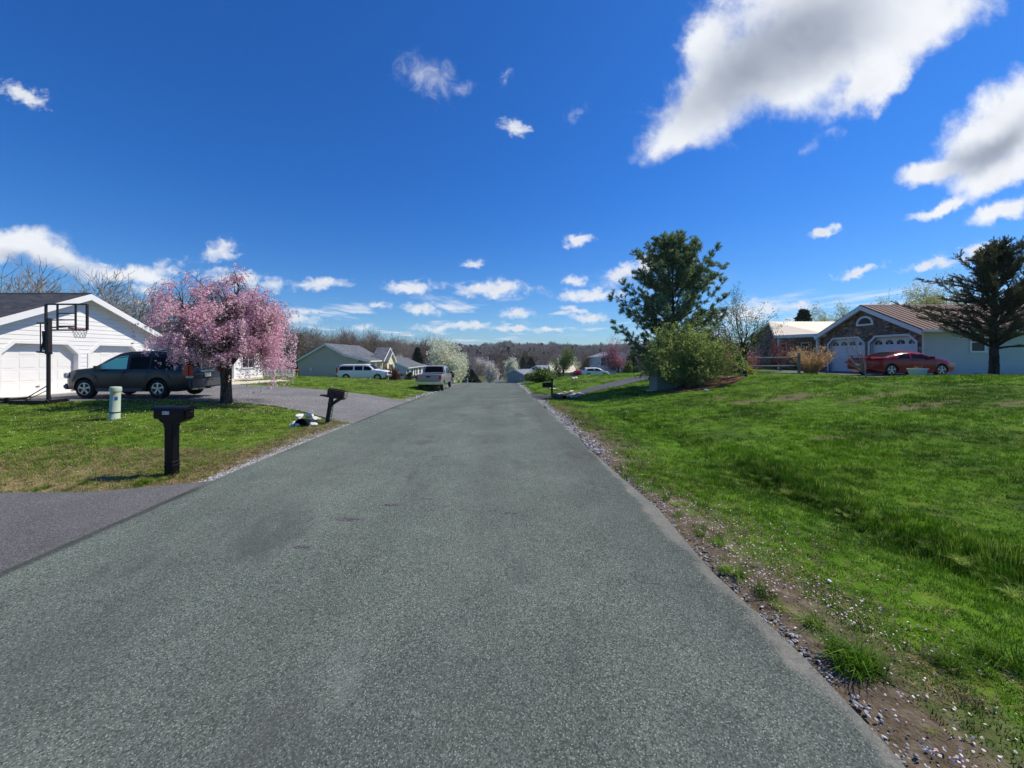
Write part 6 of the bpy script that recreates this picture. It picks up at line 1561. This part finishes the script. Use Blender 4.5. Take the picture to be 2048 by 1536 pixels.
# utility pedestal
x, y, z = G(229, 840)
e = empty('utility_pedestal', (x, y, z), 0, 'pale green plastic utility pedestal standing in the left lawn', 'utility pedestal', ry=math.radians(2.2))
m = MB(); m.lathe([(.125, -.05), (.125, .05), (.118, .06), (.112, .80)], 22); m.build('tube', M['pedestal'], e, True)
m = MB(); m.lathe([(.128, .80), (.131, .84), (.129, .90), (.118, .925), (.03, .935)], 22); m.build('cap', M['pedestal'], e, True)
m = MB(); m.lathe([(.120, .20), (.123, .21), (.123, .222), (.120, .23)], 22); m.build('band', M['black'], e)
def curved(e, a0, a1, z0, z1, r, mt, nm):
    m = MB(); k = 6
    for zz in (z0, z1):
        for i in range(k): a = a0+(a1-a0)*i/(k-1); m.v.append((r*math.cos(a), r*math.sin(a), zz))
    for i in range(k-1): m.face([i, i+1, k+i+1, k+i])
    m.build(nm, M[mt], e)
curved(e, -1.35, -.65, .74, .80, .1165, 'sticker', 'warning_sticker'); curved(e, -.85, -.35, .56, .66, .1175, 'blue_sticker', 'blue_sticker')

# basketball hoop, seen from behind
X0, Y0 = (97-CX)/F*13.35, 13.35; z = h(X0, Y0)+.0
e = empty('basketball_hoop', (X0, Y0, z), 0, 'portable basketball hoop on a black pole before the white garage', 'basketball hoop')
m = MB(); m.tube([(0, 0, .1), (0, 0, 2.95)], .055, 12); m.box(-.06, .06, -.06, .06, 1.7, 2.93); m.build('pole', M['black_metal'], e)
bc = Vector((-.33, .85, 3.07)); bw, bh = .76, .475
fr = MB()
for sx in (-1, 1): fr.box(bc.x+sx*bw-.03, bc.x+sx*bw+.03, bc.y-.03, bc.y+.03, bc.z-bh, bc.z+bh)
for sz in (-1, 1): fr.box(bc.x-bw+.031, bc.x+bw-.031, bc.y-.028, bc.y+.028, bc.z+sz*bh-.028, bc.z+sz*bh+.028)
fr.box(bc.x-.36, bc.x-.31, bc.y-.02, bc.y+.02, bc.z-bh+.03, bc.z+bh-.03); fr.box(bc.x+.31, bc.x+.36, bc.y-.02, bc.y+.02, bc.z-bh+.03, bc.z+bh-.03)
fr.box(bc.x-.309, bc.x+.309, bc.y-.018, bc.y+.018, bc.z+.12, bc.z+.16); fr.box(bc.x-.309, bc.x+.309, bc.y-.018, bc.y+.018, bc.z-.36, bc.z-.31)
fr.build('backboard', M['black_metal'], e)
ar = MB()
for sx in (-.09, .09):
    ar.bar((sx*.5, 0, 2.88), (bc.x+.25+sx, bc.y-.03, bc.z-.10), .04); ar.bar((sx*.5, 0, 2.62), (bc.x+.25+sx, bc.y-.03, bc.z-.34), .04)
ar.bar((0, -.03, 2.70), (-.16, -.1, 1.75), .03); ar.bar((-.16, -.1, 1.75), (-.16, -.1, 2.78), .022); ar.bar((-.28, -.1, 1.78), (.15, -.02, 1.74), .05); ar.box(-.26, .02, -.14, -.06, 2.74, 2.79)
ar.bar((-.10, -.05, 2.5), (-.08, -.03, 1.85), .07)
ar.build('lift_arm', M['black_metal'], e)
ri = MB(); rc = (bc.x+.12, bc.y+.34, bc.z-.38); ri.tube([(rc[0]+.23*math.cos(a), rc[1]+.23*math.sin(a), rc[2]) for a in np.linspace(0, 2*PI, 25)], .011, 6, False); ri.box(rc[0]-.1, rc[0]+.1, bc.y+.03, rc[1]-.2, rc[2]-.05, rc[2]+.01)
r_ = ri.build('rim', M['hoop_orange'], e)
nt_ = MB()
for i in range(12):
    for sg in (1, -1):
        pts = []
        for k in range(7): t = k/6; a = 2*PI*(i/12)+sg*t*1.0; q = .225*(1-t*.42); pts.append((rc[0]+q*math.cos(a), rc[1]+q*math.sin(a), rc[2]-.38*t))
        nt_.tube(pts, .0055, 3, False)
nt_.build('net', M['net'], r_)
m = MB(); m.box(-.95, .30, -.42, .42, 0, .13); m.build('base_tank', M['black'], e, bevel=.04)
m = MB(); m.bar((-.85, .0, .13), (-.02, 0, .62), .025); m.bar((-.35, -.38, .12), (-.02, -.02, .45), .025); m.bar((-.35, .38, .12), (-.02, .02, .45), .025); m.build('brace', M['black_metal'], e)
for sy in (-.3, .3): m = MB(); m.lathe([(.07, sy-.02), (.07, sy+.02)], 14, (.28, 0, .07), 'y'); m.build('wheel', M['rubber'], e)
# clutter by the hoop base
e = empty('garden_cart', (X0-1.55, Y0+.15, h(X0-1.5, Y0)), 0, 'low dark handcart lying at the left edge beside the hoop base', 'cart')
m = MB(); m.box(-.5, .35, -.25, .25, .08, .16); m.build('tray', M['black'], e, bevel=.02); m = MB(); m.bar((.3, 0, .14), (.75, .0, .20), .04); m.build('handle', M['black_metal'], e)
for sx in (-.4, .25): m = MB(); m.lathe([(.10, -.28), (.10, -.22)], 14, (sx, 0, .10), 'y'); m.build('wheel', M['rubber'], e)

# split rail fence
YF = 24.5; zf = h((1540-CX)/F*YF, YF)
e = empty('rail_fence', ((1540-CX)/F*YF, YF, zf), 0, 'two rail split wood fence section before the stone house porch', 'fence')
xa, xb = (1483-CX)/F*YF-e.location.x, (1598-CX)/F*YF-e.location.x
for xx in (xa, xb): m = MB(); m.tube([(xx, 0, -.3), (xx, 0, .7), (xx+.01, 0, 1.34)], [.085, .08, .075], 7); m.build('post', M['wood_grey'], e, True)
for zz in (1.05, .52): m = MB(); m.tube([(xa, .02, zz), (xa*.3+xb*.7, .0, zz+.01), (xb, .02, zz+.03)], [.045, .06, .045], 6); m.build('rail', M['wood_grey'], e, True)
m = MB(); m.tube([(xb-.8, -.25, -.2), (xb-.8, -.25, 1.1)], .07, 7); m = None

# planter
YP = 16.3; a = ((1835-CX)/F*YP, YP); e = empty('planter', (*a, h(*a)-.02), 0, 'pale oval planter bowl on the lawn before the red coupe', 'planter')
m = MB(); m.lathe([(.26, 0), (.30, .06), (.37, .30), (.40, .32), (.40, .36), (.36, .36), (.34, .30)], 24, sy=.6); m.build('bowl', M['off_white'], e, True)
m = MB(); m.lathe([(.345, .29), (.345, .315)], 20, sy=.58); m.build('soil', M['mulch'], e)
rr = np.random.default_rng(5); S = []
for _ in range(26): p = rr.normal(0, .12, 3)*np.array([1, .6, 0])+np.array([0, 0, .31]); q = p+rr.normal(0, .06, 3)+np.array([0, 0, .12]); S.append((*p, *q, .006, .003))
link('dead_stem', segs_mesh('dead_stem', S, 3), M['straw'], e)
# utility cabinet
x, y, z = G(1331, 781)
e = empty('utility_cabinet', (x, y+.3, z-.03), math.radians(14), 'grey green metal utility cabinet at the foot of the green shrub', 'utility cabinet')
m = MB(); m.box(-.60, .42, -.30, .42, 0, .84); m.build('body', M['cabinet'], e, bevel=.02)
m = MB(); m.box(.43, .62, -.34, .42, 0, .86); m.build('end_cover', M['cabinet'], e, bevel=.02)
m = MB(); m.box(-.63, .42, -.33, .45, .85, .90); m.build('lid', M['cabinet'], e, bevel=.015)
m = MB(); m.box(-.52, .34, -.315, -.302, .08, .76); dd = m.build('door', M['cabinet'], e, bevel=.005); m = MB(); m.box(.22, .28, -.33, -.316, .38, .48); m.build('latch', M['black_metal'], dd)
m = MB(); m.box(-.68, .68, -.42, .52, -.12, .01); m.build('pad', M['concrete'], e)
# mulch bed
a, b = [G(1375, 782)[:2], G(1402, 771)[:2], G(1440, 762)[:2], G(1475, 757)[:2]], []
a = [(8.7,18.9),(10.6,19.1),(12.6,20.6),(14.8,23.2)]; b = [(8.0,20.5),(10.2,22.2),(12.2,23.6),(14.2,25.6)]
strip('mulch_bed', a, b, 8, 24, M['mulch'], .06, .03, label='rust coloured mulch bed under the green shrub and pine', cat='mulch', kind='stuff')
# right mailbox
x, y, z = G(1104, 794)
e = empty('right_mailbox', (x, y, z), 0, 'black mailbox on a square dark post beside the narrow right driveway', 'mailbox')
m = MB(); m.box(-.055, .055, -.055, .055, -.1, 1.18); m.build('post', M['wood_dark'], e, bevel=.006); m = MB(); m.prism([(-.07,1.18),(.07,1.18),(.0,1.24)], -.07, .07, 'y'); m.build('post_cap', M['off_white'], e)
m = MB(); m.box(-.60, .20, -.06, .06, .60, .66); m.bar((0, 0, .40), (-.3, 0, .60), .05); m.build('arm', M['wood_dark'], e)
m = MB(); m.prism([(-.10, .661), (.10, .661), (.10, .80)]+[(.10*math.cos(q), .80+.10*math.sin(q)) for q in np.linspace(0, PI, 9)]+[(-.10, .80)], -.60, -.06, 'x'); m.build('box', M['black_gloss'], e, bevel=.004)
# far left mailbox
x, y, z = G(899, 775)
e = empty('far_mailbox', (x, y, z), 0, 'small brown mailbox on a dark post beyond the silver pickup', 'mailbox')
m = MB(); m.box(-.06, .06, -.06, .06, -.1, 1.45); m.build('post', M['wood_dark'], e); m = MB(); m.box(-.05, .42, -.13, .13, .92, 1.20); m.prism([(-.15,1.20),(.15,1.20),(0,1.32)], -.07, .44, 'x'); m.build('box', M['leaf_rust'], e); m = MB(); m.bar((0, 0, .6), (.3, 0, .92), .06); m.build('brace', M['wood_dark'], e)
for i, (px, py, lb) in enumerate([(907, 766, 'short white marker post right of the brown mailbox'), (935, 766, 'short white marker post at the road crest')]):
    x, y, z = P(px, py, 43+i*3); z = h(x, y); m = MB(); m.box(-.06, .06, -.06, .06, -.2, .62); m.prism([(-.06, .62), (.06, .62), (0, .70)], -.06, .06, 'y'); o = m.build('marker_post', M['off_white']); o.location = (x, y, z); tag(o, lb, 'post', 'white marker posts')
# flagstones by the right mailbox, and their culvert
x, y, z = G(1128, 799); e = empty('drain_pipe', (x, y, z), math.radians(12), 'black drain pipe mouth beneath the tan flagstones', 'pipe')
m = MB(); pipe(m, .15, .18, 0, 1.5, (0, 0, .04)); m.build('tube', M['black'], e); m = MB(); m.lathe([(.148, .3), (.148, .32)], 18, (0, 0, .04), 'y'); m.build('pipe_inside', M['black'], e)
fs = [(1121,790,.55),(1129,787,.5),(1136,789,.55),(1143,787,.5),(1150,790,.55),(1157,789,.5),(1163,792,.55),(1133,794,.6),(1142,795,.6),(1150,797,.55),(1158,795,.5),(1138,791,.45),(1146,792,.4),(1127,793,.5),(1100,781,.4),(1108,782,.45),(1116,780,.4)]
names_ = ['left end','back left','back middle','back right','rear right','right rear end','right end','front left','front middle','front right','right front','inner left','inner right','left front']
for i, (px, py, s) in enumerate(fs):
    a, b, c = G(px, py); me = rock(120+i, 1, (1, .8, .22), .3); o = link('flagstone', me, M['flag_stone' if i % 3 else 'white_stone']); o.location = (a, b, c+.07+(i % 4)*.035); o.scale = (s, s, s); o.rotation_euler = (rs.uniform(-.3, .3), rs.uniform(-.3, .3), rs.uniform(0, 6))
    tag(o, 'tan flagstone in the pile right of the black mailbox post' if i < 14 else 'pale stone at the far edge of the narrow right driveway', 'stone', 'flagstones piled by the right mailbox' if i < 14 else 'pale stones across the right driveway')
for i, (px, py, lb) in enumerate([(1146,760,'left white stone on the lawn beyond the right driveway'), (1152,759,'right white stone on the lawn beyond the right driveway')]):
    a, b, c = G(px, py); stone('lawn_stone', (a, b, c+.12), .42, 'white_stone', lb, 'pair of white stones on the right lawn', 140+i, .8)
a, b, c = G(1413, 783); stone('pale_stone', (a, b, c+.05), .22, 'pedestal', 'pale blue green stone in the grass of the right bank', None, 150, .6)
a, b, c = G(1658, 1170); stone('quartz_pebble', (a, b, c+.03), .045, 'white_stone', 'white pebble lying on the lawn above the long grass tuft', None, 151, .4)
# fence and things left of the taupe house
YW = 33.0
e = empty('white_fence', ((556-CX)/F*YW, YW, h((556-CX)/F*YW, YW)-.05), 0, 'low white fence on the lawn between cherry blossom and taupe house', 'fence')
for k in range(9): m = MB(); m.box(-1.25+k*.31, -1.13+k*.31, -.02, .02, 0, .78); m.build('picket', M['white'], e)
for zz in (.18, .60): m = MB(); m.box(-1.3, 1.4, .021, .05, zz, zz+.08); m.build('rail', M['white'], e)
YW = 44.; a = ((590-CX)/F*YW, YW); e = empty('patio_table', (*a, h(*a)), 0, 'dark patio table with red cover at the left corner of the taupe house', 'table')
m = MB(); m.box(-.35, .35, -.3, .3, .68, .74); m.build('tabletop', M['black'], e); m = MB(); m.box(-.33, .3, -.28, .28, .745, .95); m.build('cover', M['barn_red'], e, bevel=.05)
for sx in (-.3, .3):
    for sy in (-.25, .25): m = MB(); m.box(sx-.03, sx+.03, sy-.03, sy+.03, 0, .68); m.build('leg', M['black'], e)
# garden ornament by the rust bush
a = gz(775, 49.0); e = empty('garden_statue', a, 0, 'stone garden figure on a pale slab beside the white wagon nose', 'statue')
m = MB(); m.lathe([(.55, 0), (.5, .12), (.3, .16)], 12); m.build('slab', M['patio_stone'], e); m = MB(); m.lathe([(.16, .16), (.2, .4), (.13, .8), (.2, 1.15), (.1, 1.35), (.14, 1.5), (.04, 1.66)], 10); m.build('figure', M['wood_grey'], e, True)
# cracks and patches: a dark tar seam in the pale driveway
# ------------------------------------------------------------------ the air
hm = D.materials.new('air'); hm.use_nodes = True; hn = hm.node_tree; hn.nodes.clear()
pv = hn.nodes.new('ShaderNodeVolumePrincipled'); ho = hn.nodes.new('ShaderNodeOutputMaterial'); hn.links.new(pv.outputs[0], ho.inputs['Volume'])
pv.inputs['Color'].default_value = (.80, .86, .95, 1); pv.inputs['Density'].default_value = .00022; pv.inputs['Anisotropy'].default_value = .2
m = MB(); m.box(-850, 850, -130, 3550, -14, 60); o = m.build('haze', hm); tag(o, 'thin pale air that softens the far wooded hills', 'haze', kind='stuff')
scene.cycles.volume_bounces = 0
